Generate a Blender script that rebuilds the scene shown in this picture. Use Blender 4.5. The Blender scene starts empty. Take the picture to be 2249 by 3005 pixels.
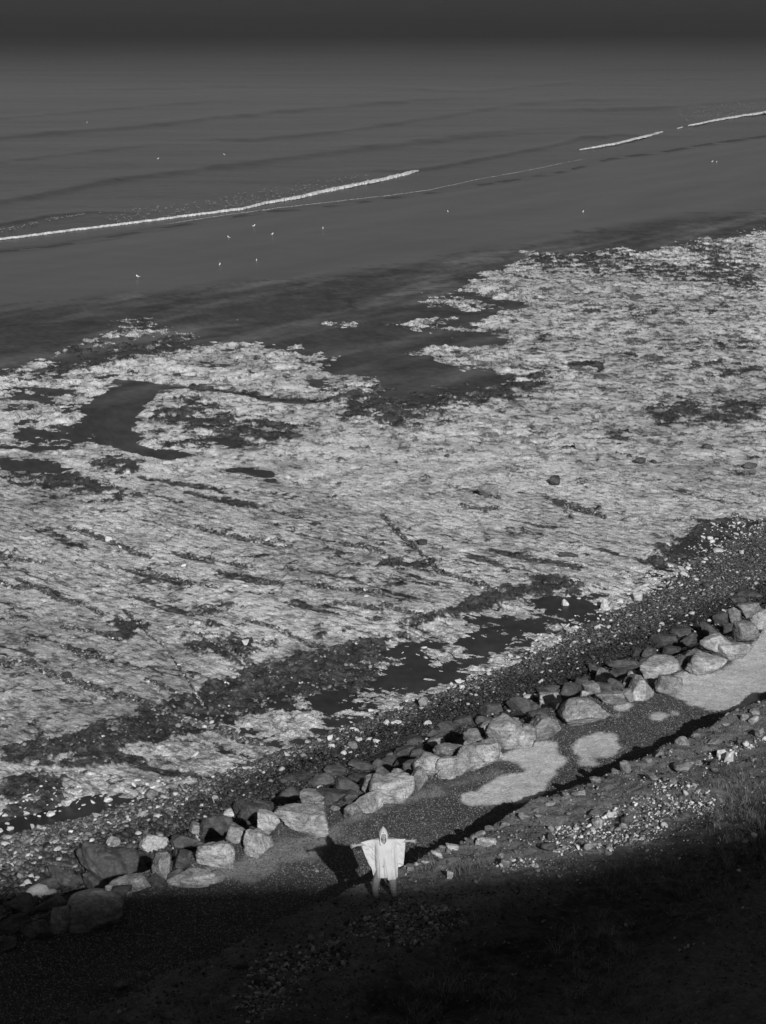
import bpy, bmesh, math, random
import numpy as np
from mathutils import Vector, Matrix, noise as mnoise

# ------------------------------------------------------------------ camera, light, exposure
F = 6000.0                                   # focal length in photo pixels (photo 2249 x 3005)
CAM_Z = 25.9
TH = math.atan(1506.0 / F)                   # pitch below the horizon
SUN_EL = math.radians(24.0)
SUN_AZ = math.radians(11.8)                  # light travels towards +Y, turned this much to the left
scene = bpy.context.scene
camd = bpy.data.cameras.new("camera")
cam = bpy.data.objects.new("camera", camd)
scene.collection.objects.link(cam)
cam.location = (0, 0, CAM_Z)
cam.rotation_euler = (math.pi / 2 - TH, 0, 0)
camd.sensor_fit = 'VERTICAL'
camd.angle = 2 * math.atan(1502.5 / F)
camd.clip_start = 0.1
camd.clip_end = 200000
scene.camera = cam

world = bpy.data.worlds.new("World")
scene.world = world
world.use_nodes = True
wn, wl = world.node_tree.nodes, world.node_tree.links
bg = wn['Background']
skyn = wn.new('ShaderNodeTexSky')
skyn.sky_type = 'NISHITA'
skyn.sun_disc = False
skyn.sun_elevation = SUN_EL
skyn.sun_rotation = math.pi - SUN_AZ
bw = wn.new('ShaderNodeRGBToBW')             # black-and-white photograph: neutral sky light
wl.new(skyn.outputs[0], bw.inputs[0])
wl.new(bw.outputs[0], bg.inputs[0])
bg.inputs[1].default_value = 0.05

sund = bpy.data.lights.new("sun", 'SUN')
sund.energy = 5.0
sund.angle = math.radians(0.5)
sun = bpy.data.objects.new("sun", sund)
scene.collection.objects.link(sun)
LD = Vector((-math.sin(SUN_AZ) * math.cos(SUN_EL), math.cos(SUN_AZ) * math.cos(SUN_EL), -math.sin(SUN_EL)))
sun.rotation_euler = LD.to_track_quat('-Z', 'Y').to_euler()
sun.location = (20, -60, 60)

scene.view_settings.view_transform = 'Standard'
scene.view_settings.look = 'None'
scene.view_settings.exposure = 0.0
scene.view_settings.gamma = 1.0

# ------------------------------------------------------------------ geometry of the place
cT, sT = math.cos(TH), math.sin(TH)
DX, DY = 0.6724, 0.7402                      # along the shore
NX, NY = -DY, DX                             # seaward
def P(u, v, z=0.0):
    """ground point (height z) seen at photo pixel u, v"""
    u = np.asarray(u, float); v = np.asarray(v, float)
    a = (u - 1124.5) / F; b = (v - 1502.5) / F
    dx, dy, dz = a, cT - b * sT, -sT - b * cT
    t = (z - CAM_Z) / dz
    return dx * t, dy * t
def proj(x, y, z):
    zz = z - CAM_Z
    d = y * cT - zz * sT; up = y * sT + zz * cT
    return 1124.5 + F * x / d, 1502.5 - F * up / d, d
def ST(x, y): return NX * x + NY * y, DX * x + DY * y
def XY(s, t): return NX * s + DX * t, NY * s + DY * t

def hash2(ix, iy, seed):
    h = (ix.astype(np.int64) * 374761393 + iy.astype(np.int64) * 668265263 + seed * 1442695041) & 0xFFFFFFFF
    h = ((h ^ (h >> 13)) * 1274126177) & 0xFFFFFFFF
    return (h ^ (h >> 16)) & 0xFFFF
def pn(x, y, seed=0):
    """2D gradient noise, about -1..1"""
    x = np.asarray(x, float); y = np.asarray(y, float)
    ix = np.floor(x); iy = np.floor(y); fx = x - ix; fy = y - iy
    u = fx * fx * fx * (fx * (fx * 6 - 15) + 10); w = fy * fy * fy * (fy * (fy * 6 - 15) + 10)
    def g(ox, oy):
        a = hash2(ix + ox, iy + oy, seed) * (2 * math.pi / 65536)
        return np.cos(a) * (fx - ox) + np.sin(a) * (fy - oy)
    a = g(0, 0); b = g(1, 0); c = g(0, 1); d = g(1, 1)
    return ((a + (b - a) * u) + ((c + (d - c) * u) - (a + (b - a) * u)) * w) * 1.5
def fbm(x, y, o=4, seed=0, gain=0.5, lac=2.03):
    r = 0; a = 1; n = 0
    for i in range(o):
        r = r + a * pn(x, y, seed + i * 17); n += a; a *= gain; x = x * lac + 13.7; y = y * lac + 7.1
    return r / n * 1.4
def sst(a, b, x):
    t = np.clip((x - a) / (b - a), 0, 1); return t * t * (3 - 2 * t)

# polygons are written down in the pixel frames of enlarged crops of the photo
def crop(ox, oy, k): return lambda pts: [(ox + x * k, oy + y * k) for x, y in pts]
FV = crop(0, 0, 1.3581)
C1 = crop(0, 0, .67935); C2 = crop(1124, 0, .67935); C3 = crop(0, 700, .67935)
C4 = crop(1124, 600, .67935); C5 = crop(0, 1400, .67935); C6 = crop(1124, 1300, .67935)
CA = crop(700, 2100, .48309); CR = crop(1400, 1650, .51268); CL = crop(0, 2300, .48309)
CM = crop(0, 1900, .48309); CB = crop(1400, 2300, .51268)

STEP = 5.0
U0, V0, U1, V1 = -420, 300, 2680, 3010
gu = np.arange(U0, U1 + STEP, STEP); gv = np.arange(V0, V1 + STEP, STEP)
GU, GV = np.meshgrid(gu, gv)
def poly_mask(pts):
    inside = np.zeros(GU.shape, bool); n = len(pts)
    for i in range(n):
        x1, y1 = pts[i]; x2, y2 = pts[(i + 1) % n]
        if y1 == y2: continue
        c = ((y1 > GV) != (y2 > GV)) & (GU < (x2 - x1) * (GV - y1) / (y2 - y1) + x1)
        inside ^= c
    return inside.astype(float)
def blur(m, r):
    for ax, k in ((0, r), (1, int(r * 1.6) + 1)):
        for _ in range(2):
            c = np.cumsum(np.pad(m, [(k + 1, k) if a == ax else (0, 0) for a in (0, 1)], mode='edge'), axis=ax)
            w = 2 * k + 1
            m = (c[w:, :] - c[:-w, :]) / w if ax == 0 else (c[:, w:] - c[:, :-w]) / w
    return m
def line_mask(pts, w):
    """soft stroke of half width w px (vertical extent), wider sideways"""
    d = np.full(GU.shape, 1e9)
    for (x1, y1), (x2, y2) in zip(pts[:-1], pts[1:]):
        dx, dy = x2 - x1, y2 - y1
        t = np.clip(((GU - x1) * dx + (GV - y1) * dy) / (dx * dx + dy * dy + 1e-6), 0, 1)
        d = np.minimum(d, np.hypot(GU - x1 - t * dx, GV - y1 - t * dy))
    return np.clip(1.3 - d / w, 0, 1)
def samp(M, u, v):
    x = np.clip((u - U0) / STEP, 0, M.shape[1] - 1.001); y = np.clip((v - V0) / STEP, 0, M.shape[0] - 1.001)
    i = y.astype(int); j = x.astype(int); fy = y - i; fx = x - j
    return (M[i, j] * (1 - fx) + M[i, j + 1] * fx) * (1 - fy) + (M[i + 1, j] * (1 - fx) + M[i + 1, j + 1] * fx) * fy

# ------------------------------------------------------------------ maps of the foreshore (what lies where)
reef = poly_mask(FV([(-300, 810), (0, 795), (140, 745), (220, 700), (350, 690), (430, 735), (520, 730), (560, 722), (640, 742),
    (765, 764), (735, 785), (700, 800), (850, 812), (1000, 800), (870, 755), (850, 735), (1000, 748), (1190, 738), (1080, 720),
    (940, 722), (830, 706), (860, 690), (1020, 693), (1060, 678), (1170, 660), (1160, 646), (1060, 640), (990, 624), (1050, 592),
    (1130, 556), (1300, 540), (1420, 545), (1440, 525), (1656, 495), (2000, 470), (2000, 1110), (1656, 1105), (1560, 1160),
    (1480, 1230), (1400, 1290), (1280, 1350), (1200, 1390), (1120, 1460), (1000, 1500), (900, 1545), (780, 1570), (700, 1650),
    (560, 1700), (330, 1725), (200, 1700), (0, 1760), (-300, 1800)]))
isles = [C3([(995, 350), (1030, 335), (1135, 365), (1060, 372)]), C3([(1150, 360), (1190, 345), (1245, 350), (1190, 375)]),
    C3([(1375, 352), (1450, 348), (1590, 368), (1560, 378), (1410, 368)]), C3([(410, 345), (520, 330), (790, 320), (700, 375), (540, 385)]),
    C3([(620, 325), (700, 312), (790, 325), (700, 335)]), C3([(250, 490), (290, 435), (500, 430), (850, 400), (900, 440), (600, 500), (300, 520)]),
    C3([(1050, 400), (1100, 400), (1090, 408)]), C3([(370, 402), (430, 402), (425, 412), (380, 410)]),
    C4([(125, 400), (200, 378), (380, 395), (440, 420), (520, 430), (530, 440), (380, 455), (280, 445), (200, 425)]),
    C4([(140, 325), (210, 330), (250, 340), (180, 340)]), C4([(245, 350), (290, 348), (330, 360), (260, 360)]),
    C4([(300, 226), (350, 228), (345, 233), (305, 233)]), C4([(585, 215), (680, 200), (760, 215), (640, 232)]),
    C4([(840, 190), (960, 185), (940, 195)]), C4([(1230, 165), (1380, 150), (1550, 165), (1440, 190), (1250, 185)]),
    C4([(1550, 125), (1656, 105), (1800, 100), (1800, 130), (1640, 140)]), C4([(1380, 200), (1656, 190), (1656, 235), (1450, 225)]),
    C4([(70, 490), (140, 480), (330, 495), (220, 505)]), C4([(440, 465), (500, 462), (480, 470)])]
for p in isles: reef = np.maximum(reef, poly_mask(p))
pools = [C3([(400, 700), (470, 660), (560, 640), (650, 630), (780, 628), (640, 660), (660, 680), (610, 720), (570, 750), (600, 790), (530, 825),
        (600, 860), (570, 880), (640, 890), (700, 905), (850, 915), (890, 925), (760, 945), (700, 960), (600, 925), (480, 890),
        (430, 840), (350, 800), (400, 770)]),
    C3([(430, 648), (610, 655), (600, 672), (470, 668)]), C3([(0, 950), (150, 950), (280, 965), (480, 1010), (470, 1022), (300, 1000), (100, 1000), (0, 990)]),
    C3([(0, 1090), (120, 1090), (230, 1110), (320, 1130), (300, 1155), (170, 1148), (0, 1125)]),
    C3([(945, 965), (1050, 985), (1200, 1010), (1240, 1040), (1180, 1050), (1080, 1025), (980, 1000)]),
    C3([(880, 850), (1060, 860), (1000, 890), (920, 890)]), C3([(350, 575), (560, 612), (520, 622), (380, 592)]),
    C3([(500, 610), (700, 615), (660, 640), (560, 625)]), C3([(1290, 615), (1380, 610), (1520, 640), (1350, 640)]),
    C3([(840, 520), (1000, 535), (960, 550), (850, 535)]),
    C4([(0, 735), (180, 730), (560, 760), (420, 780), (200, 770), (0, 755)]), C4([(0, 700), (210, 705), (560, 715), (690, 735), (560, 745), (240, 735)]),
    C4([(0, 805), (250, 815), (230, 830), (0, 830)]),
    C4([(340, 990), (440, 992), (600, 1008), (640, 1020), (500, 1015)]), C4([(840, 890), (960, 898), (1060, 915), (900, 910)]),
    C4([(620, 1022), (800, 1050), (760, 1058), (650, 1035)]), C4([(140, 1110), (200, 1125), (270, 1142), (180, 1130)]),
    C6([(0, 960), (120, 950), (330, 955), (340, 1020), (180, 1035), (0, 1030)]), C6([(0, 890), (120, 870), (280, 850), (200, 900), (60, 920), (0, 930)]),
    C6([(330, 830), (480, 780), (700, 740), (900, 725), (880, 760), (720, 790), (560, 830), (500, 870), (390, 870)]),
    C6([(640, 670), (900, 640), (1040, 655), (1060, 680), (940, 690), (880, 730), (700, 720)]),
    C6([(1310, 400), (1500, 410), (1400, 460), (1310, 470), (1240, 440)]), C5([(1370, 920), (1500, 905), (1656, 890), (1656, 960), (1560, 970), (1450, 1000), (1380, 1000)]),
    C5([(740, 720), (900, 700), (1100, 700), (1140, 740), (1080, 770), (950, 770)]), C5([(215, 505), (345, 535), (300, 545)]),
    C5([(460, 590), (560, 590), (620, 620), (540, 640)]), C5([(0, 60), (160, 75), (310, 105), (300, 128), (150, 120), (0, 90)]),
    C5([(515, 285), (590, 310), (640, 340), (590, 335)]), C5([(690, 330), (740, 352), (710, 356)]),
    C5([(1330, 330), (1500, 350), (1600, 358), (1480, 362), (1380, 350)]), C5([(820, 640), (880, 620), (960, 655), (870, 660)]),
    C6([(0, 480), (120, 490), (240, 530), (170, 562), (60, 545), (0, 530)]), C6([(740, 92), (850, 105), (780, 108)])]
pool = np.zeros(GU.shape)
for p in pools: pool = np.maximum(pool, poly_mask(p))
chans = [(C5([(0, 455), (60, 480), (150, 480), (215, 510), (350, 545), (440, 590)]), 7), (C5([(0, 345), (70, 355), (190, 370)]), 6), (C5([(80, 445), (150, 480)]), 6),
    (C5([(0, 800), (130, 800), (210, 850), (330, 890), (480, 935), (640, 985), (870, 1060), (1000, 1110), (1120, 1140)]), 11),
    (C5([(350, 240), (420, 262), (515, 290), (640, 345)]), 8), (C5([(600, 405), (690, 428), (800, 450), (930, 480)]), 5),
    (C5([(800, 335), (980, 370), (1090, 385)]), 4), (C5([(1060, 620), (1200, 660), (1330, 715), (1400, 730)]), 7),
    (C5([(960, 690), (1010, 760), (1100, 815)]), 7), (C5([(270, 735), (360, 765), (480, 800)]), 7), (C5([(630, 880), (760, 930)]), 5),
    (C5([(800, 60), (940, 95), (1100, 125)]), 6), (C5([(850, 215), (940, 245), (1080, 265), (1260, 300)]), 6), (C5([(1110, 450), (1210, 460)]), 9),
    (C5([(1300, 455), (1440, 480), (1656, 505)]), 6), (C5([(1450, 540), (1656, 575)]), 5), (C5([(270, 650), (400, 670), (520, 700)]), 6),
    (C5([(1480, 290), (1560, 300), (1656, 330)]), 9), (C6([(0, 320), (250, 560), (420, 610), (520, 630)]), 7), (C6([(0, 700), (170, 745)]), 7),
    (C6([(740, 262), (850, 285), (960, 320)]), 8), (C6([(350, 280), (440, 290), (500, 285)]), 5), (C5([(540, 575), (720, 740), (930, 1060)]), 3),
    (C3([(500, 610), (800, 640), (1000, 660), (1200, 690), (1420, 705)]), 7), (C3([(850, 1060), (960, 1090)]), 6), (C3([(960, 1120), (1110, 1150)]), 6),
    (C3([(0, 890), (130, 905), (300, 900)]), 6), (C3([(0, 690), (100, 680), (230, 700)]), 5), (C3([(600, 1030), (900, 1080)]), 5), (C5([(960, 1080), (1060, 1120), (1150, 1150)]), 8),
    (C4([(800, 690), (950, 690), (930, 720)]), 8), (C4([(1000, 640), (1090, 655)]), 5), (C4([(560, 310), (700, 330)]), 3)]
chan = np.zeros(GU.shape)
for p, w in chans: chan = np.maximum(chan, line_mask(p, w))
kelps = [(C3([(150, 560), (250, 490), (290, 440), (600, 430), (880, 400), (900, 450), (760, 480), (800, 500), (640, 500), (500, 530), (380, 560), (100, 600)]), 1.0),
    (C3([(0, 575), (250, 570), (120, 600), (0, 610)]), 1.0), (C3([(410, 340), (700, 320), (800, 330), (700, 380), (540, 385)]), 1.0),
    (C3([(640, 720), (900, 690), (1000, 760), (1180, 790), (1340, 830), (1060, 860), (900, 860), (780, 800), (650, 780)]), .8),
    (C3([(330, 960), (560, 930), (640, 980), (620, 1020), (420, 1000)]), .85), (C3([(0, 1000), (200, 980), (480, 1040), (420, 1100), (200, 1080), (0, 1050)]), .85),
    (C3([(560, 820), (800, 840), (900, 870), (1300, 830), (1350, 860), (1000, 920), (700, 880)]), .6),
    (C4([(0, 760), (560, 740), (750, 790), (480, 860), (300, 880), (150, 940), (0, 960)]), .95), (C4([(-250, 850), (0, 760), (100, 930), (-60, 960)]), .85),
    (C4([(560, 740), (760, 700), (700, 790), (560, 800)]), .7), (C3([(1380, 640), (1656, 650), (1656, 800), (1480, 760), (1380, 670)]), .85),
    (C4([(380, 290), (470, 255), (660, 210), (840, 190), (1140, 215), (1140, 250), (900, 235), (1080, 300), (850, 300), (600, 260), (450, 290)]), .9),
    (C4([(900, 270), (1240, 260), (1500, 300), (1656, 340), (1656, 400), (1300, 330), (950, 310)]), .85),
    (C4([(1230, 160), (1400, 150), (1560, 200), (1440, 225), (1250, 190)]), .9), (C4([(1330, 240), (1656, 240), (1656, 300), (1400, 290)]), .7),
    (C4([(1560, 120), (1656, 105), (1800, 100), (1800, 150), (1600, 140)]), .8), (C4([(1590, 350), (1656, 350), (1656, 390), (1600, 390)]), .9),
    (C4([(620, 560), (740, 580), (700, 600), (620, 590)]), .9), (C4([(820, 680), (940, 680), (900, 720), (850, 710)]), 1.0),
    (C4([(1130, 690), (1400, 680), (1656, 700), (1656, 760), (1400, 740)]), .5), (C4([(1130, 600), (1656, 590), (1656, 640), (1300, 640)]), .5),
    (C4([(1100, 870), (1300, 840), (1656, 830), (1656, 980), (1400, 960), (1200, 960)]), .55), (C4([(900, 1000), (1100, 990), (1120, 1030), (950, 1040)]), .6),
    (C4([(700, 460), (900, 440), (1656, 460), (1656, 490), (1000, 480)]), .5), (C4([(1540, 1110), (1640, 1105), (1656, 1130), (1560, 1140)]), 1.0),
    (C4([(130, 380), (400, 390), (440, 420), (300, 420)]), .5), (C5([(300, 40), (500, 40), (640, 100), (500, 130), (300, 70)]), .5),
    (C5([(1330, 335), (1480, 340), (1600, 360), (1450, 362)]), .9), (C5([(440, 590), (620, 590), (660, 640), (560, 690), (440, 700), (520, 640)]), .8),
    (C5([(700, 700), (1100, 690), (1150, 740), (1060, 790), (900, 770)]), .95), (C5([(200, 760), (480, 790), (500, 810), (220, 790)]), .8),
    (C5([(980, 510), (1100, 525), (1060, 540)]), .9), (C5([(900, 560), (990, 600), (960, 640), (820, 610)]), .6),
    (C5([(0, 1178), (240, 1120), (480, 1060), (720, 985), (880, 905), (1050, 840), (1200, 800), (1500, 710), (1656, 670), (1656, 890), (1380, 930), (1240, 980),
        (1150, 1010), (950, 1060), (700, 1120), (500, 1178)]), 1.0),
    (C6([(0, 860), (100, 790), (180, 740), (380, 670), (520, 620), (640, 590), (720, 575), (820, 590), (880, 620), (840, 650), (640, 660), (480, 700), (330, 740), (180, 780), (60, 830), (0, 880)]), 1.0),
    (C6([(1110, 540), (1230, 420), (1360, 350), (1500, 325), (1656, 340), (1656, 400), (1500, 420), (1380, 500), (1200, 520)]), 1.0),
    (C6([(0, 480), (240, 520), (170, 562), (0, 560)]), .9),
    (CM([(0, 640), (200, 600), (560, 530), (800, 560), (700, 640), (820, 680), (600, 750), (420, 700), (250, 700), (0, 760)]), .6),
    (CM([(0, 760), (330, 800), (440, 880), (460, 950), (250, 1010), (0, 1080)]), .85)]
kelp = np.zeros(GU.shape)
for p, w in kelps: kelp = np.maximum(kelp, poly_mask(p) * (w if w > .8 else min(w * 1.35, .85)))
# shingle: pebbles gather here
shing = poly_mask(FV([(1800, 1060), (1656, 1115), (1560, 1165), (1500, 1215), (1440, 1260), (1330, 1310), (1230, 1370), (1170, 1410), (1120, 1460), (1000, 1500),
    (900, 1545), (790, 1570), (700, 1650), (560, 1700), (400, 1722), (260, 1738), (200, 1760), (0, 1800), (-300, 1900), (-300, 2010), (0, 1930), (280, 1850), (600, 1680), (830, 1580),
    (1130, 1450), (1330, 1380), (1656, 1270), (1800, 1200)]))
shing_soft = blur(shing, 3)
# tone of the chalk: 1 = clean pale chalk, lower = greyer algae-filmed rock
tone = np.full(GU.shape, 1.0)
for p, w in [(C4([(540, 240), (1656, 380), (1656, 1100), (700, 1178), (0, 1178), (400, 560)]), .86), (C5([(150, 420), (560, 440), (760, 560), (700, 620), (420, 520), (180, 460)]), .72),
             (C5([(0, 640), (700, 640), (1000, 800), (640, 980), (400, 1178), (0, 1178)]), .80), (C5([(0, 850), (500, 960), (700, 1000), (300, 1120), (0, 1178)]), .62), (C5([(-700, 0), (120, 0), (160, 1178), (-700, 1178)]), .78),
             (C5([(980, 560), (1656, 560), (1300, 700), (1060, 620)]), .85), (C6([(560, 360), (1000, 330), (900, 440), (600, 520), (330, 470)]), .85),
             (C4([(0, 960), (700, 860), (1100, 1178), (0, 1178)]), 1.0), (C5([(1000, 100), (1656, 60), (1656, 300), (1100, 260)]), .97)]:
    m = poly_mask(p) > 0; tone[m] = w
tone = blur(tone, 10)
reef_s = blur(reef, 2); pool_s = blur(pool, 2); kelp_s = blur(kelp, 3)
frag = np.zeros(GU.shape)
for p in [C3([(-300, 620), (0, 560), (120, 540), (250, 430), (420, 325), (800, 315), (900, 400), (1060, 430), (900, 470), (760, 500), (500, 530), (350, 560), (200, 600), (0, 640)]),
          C3([(850, 420), (1240, 420), (1550, 480), (1520, 560), (1380, 560), (1100, 500)]), C3([(0, 640), (430, 640), (500, 900), (0, 960)]),
          C4([(-100, 740), (400, 730), (620, 780), (300, 850), (0, 900)]), C4([(0, 480), (500, 480), (560, 620), (0, 700)]), C4([(100, 370), (560, 400), (540, 460), (200, 440)]),
          C4([(560, 210), (1140, 195), (1200, 230), (900, 250), (600, 260)]), C4([(1200, 140), (1800, 100), (1800, 260), (1300, 260)]),
          C6([(0, 800), (480, 640), (900, 640), (1300, 420), (1656, 330), (1656, 420), (1250, 640), (900, 820), (500, 1000), (0, 1178)]), C5([(900, 900), (1656, 700), (1656, 1178), (500, 1178)])]:
    frag = np.maximum(frag, poly_mask(p))
frag_s = blur(frag, 5)
# sand wetness / tone
dry = poly_mask(FV([(-300, 700), (0, 668), (160, 648), (300, 630), (420, 622), (530, 605), (700, 600), (850, 575), (985, 556), (1200, 520), (1400, 480), (1500, 468), (1656, 462), (2000, 440), (2000, 100), (-300, 100)]))
dry_s = blur(dry, 2)

# ------------------------------------------------------------------ materials
def new_mat(name):
    m = bpy.data.materials.new(name); m.use_nodes = True
    nt = m.node_tree; b = nt.nodes['Principled BSDF']
    return m, nt, nt.nodes, nt.links, b
def N(nt, t, **kw):
    n = nt.nodes.new(t)
    for k, v in kw.items():
        if k.startswith('i_'): n.inputs[k[2:].replace('_', ' ')].default_value = v
        else: setattr(n, k, v)
    return n
def noise_node(nt, scale, detail=6, rough=.6, vec=None, dist=0.0):
    n = N(nt, 'ShaderNodeTexNoise'); n.inputs['Scale'].default_value = scale
    n.inputs['Detail'].default_value = detail; n.inputs['Roughness'].default_value = rough; n.inputs['Distortion'].default_value = dist
    if vec is not None: nt.links.new(vec, n.inputs['Vector'])
    return n
def math_node(nt, op, a, b=None, c=None):
    n = nt.nodes.new('ShaderNodeMath'); n.operation = op
    for i, x in enumerate((a, b, c)):
        if x is None: continue
        if isinstance(x, (int, float)): n.inputs[i].default_value = x
        else: nt.links.new(x, n.inputs[i])
    return n.outputs[0]
def maprange(nt, x, a, b, c, d, clamp=True):
    n = nt.nodes.new('ShaderNodeMapRange'); n.clamp = clamp
    nt.links.new(x, n.inputs[0])
    for i, q in zip((1, 2, 3, 4), (a, b, c, d)): n.inputs[i].default_value = q
    return n.outputs[0]
def bump(nt, h, b, strength=.5, dist=.05):
    n = nt.nodes.new('ShaderNodeBump'); n.inputs['Strength'].default_value = strength; n.inputs['Distance'].default_value = dist
    nt.links.new(h, n.inputs['Height']); nt.links.new(n.outputs[0], b.inputs['Normal'])
def tone_mat(name, scales, lo, hi, rough=.9, bstr=.5, bdist=.03, spec=.3, vecscale=None, mul=1.0):
    """albedo = vertex attribute 'tone' x procedural variation"""
    m, nt, nn, L, b = new_mat(name)
    at = N(nt, 'ShaderNodeAttribute', attribute_name='tone')
    tc = N(nt, 'ShaderNodeTexCoord'); vec = tc.outputs['Object']
    if vecscale:
        mp = N(nt, 'ShaderNodeMapping'); mp.inputs['Scale'].default_value = vecscale; L.new(vec, mp.inputs[0]); vec = mp.outputs[0]
    h = None
    for sc, w in scales:
        n = noise_node(nt, sc, 5, .65, vec)
        x = math_node(nt, 'MULTIPLY', n.outputs[0], w)
        h = x if h is None else math_node(nt, 'ADD', h, x)
    tot = sum(w for _, w in scales)
    var = maprange(nt, h, tot * .36, tot * .64, lo, hi)
    val = math_node(nt, 'MULTIPLY', math_node(nt, 'MULTIPLY', at.outputs['Fac'], var), mul)
    L.new(val, b.inputs['Base Color'])
    b.inputs['Roughness'].default_value = rough
    b.inputs['Specular IOR Level'].default_value = spec
    bump(nt, h, b, bstr, bdist)
    return m
M = {}
M['chalk'] = tone_mat('chalk', [(3, .5), (11, .6), (30, .5)], .5, 1.4, bstr=1.0, bdist=.16, rough=.9, spec=.08)
M['ground'] = tone_mat('ground', [(2, .4), (14, .6), (45, .6)], .35, 1.7, bstr=1.0, bdist=.03, rough=.95, spec=.1)
M['pebble'] = tone_mat('pebble', [(9, .5), (40, .5)], .7, 1.3, bstr=.3, bdist=.01, rough=.6)
M['rubble'] = tone_mat('rubble', [(12, .5), (50, .5)], .75, 1.25, bstr=.5, bdist=.01, rough=.9)
M['grass'] = tone_mat('grass', [(1.5, 1)], .7, 1.3, bstr=0, rough=.8, spec=.1)
M['cliff'] = tone_mat('cliff', [(.5, .6), (2, .5), (9, .4)], .5, 1.4, bstr=.8, bdist=.2, rough=.95, spec=.05)

m, nt, nn, L, b = new_mat('wet_sand')
at = N(nt, 'ShaderNodeAttribute', attribute_name='tone')
tc = N(nt, 'ShaderNodeTexCoord'); mp = N(nt, 'ShaderNodeMapping'); L.new(tc.outputs['Object'], mp.inputs[0])
mp.inputs['Rotation'].default_value = (0, 0, math.radians(-35)); mp.inputs['Scale'].default_value = (.25, 2.2, 1)
n1 = noise_node(nt, .9, 6, .6, mp.outputs[0]); n2 = noise_node(nt, 6, 4, .6, mp.outputs[0])
h = math_node(nt, 'ADD', math_node(nt, 'MULTIPLY', n1.outputs[0], .7), math_node(nt, 'MULTIPLY', n2.outputs[0], .3))
L.new(math_node(nt, 'MULTIPLY', at.outputs['Fac'], maprange(nt, h, .35, .65, .82, 1.18)), b.inputs['Base Color'])
L.new(maprange(nt, at.outputs['Fac'], .008, .045, .5, .24), b.inputs['Roughness']); L.new(maprange(nt, at.outputs['Fac'], .008, .045, .22, .40), b.inputs['Specular IOR Level'])
bump(nt, h, b, .12, .05)
M['sand'] = m

m, nt, nn, L, b = new_mat('sea_water')
at = N(nt, 'ShaderNodeAttribute', attribute_name='tone')
tc = N(nt, 'ShaderNodeTexCoord'); mp = N(nt, 'ShaderNodeMapping'); L.new(tc.outputs['Object'], mp.inputs[0])
mp.inputs['Rotation'].default_value = (0, 0, math.radians(-25)); mp.inputs['Scale'].default_value = (.35, 1, 1)
n1 = noise_node(nt, 1.6, 5, .65, mp.outputs[0]); n2 = noise_node(nt, .12, 4, .55, mp.outputs[0])
h = math_node(nt, 'ADD', math_node(nt, 'MULTIPLY', n1.outputs[0], .35), math_node(nt, 'MULTIPLY', n2.outputs[0], .65))
var = math_node(nt, 'MULTIPLY', maprange(nt, n1.outputs[0], .38, .62, .84, 1.16), maprange(nt, n2.outputs[0], .35, .65, .95, 1.05))
L.new(math_node(nt, 'MULTIPLY', at.outputs['Fac'], var), b.inputs['Base Color'])
ya = N(nt, 'ShaderNodeSeparateXYZ'); L.new(tc.outputs['Object'], ya.inputs[0]); L.new(maprange(nt, ya.outputs[1], 600, 1500, .3, .6), b.inputs['Roughness'])
b.inputs['IOR'].default_value = 1.333
bump(nt, n1.outputs[0], b, .55, .2)
M['sea'] = m

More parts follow.
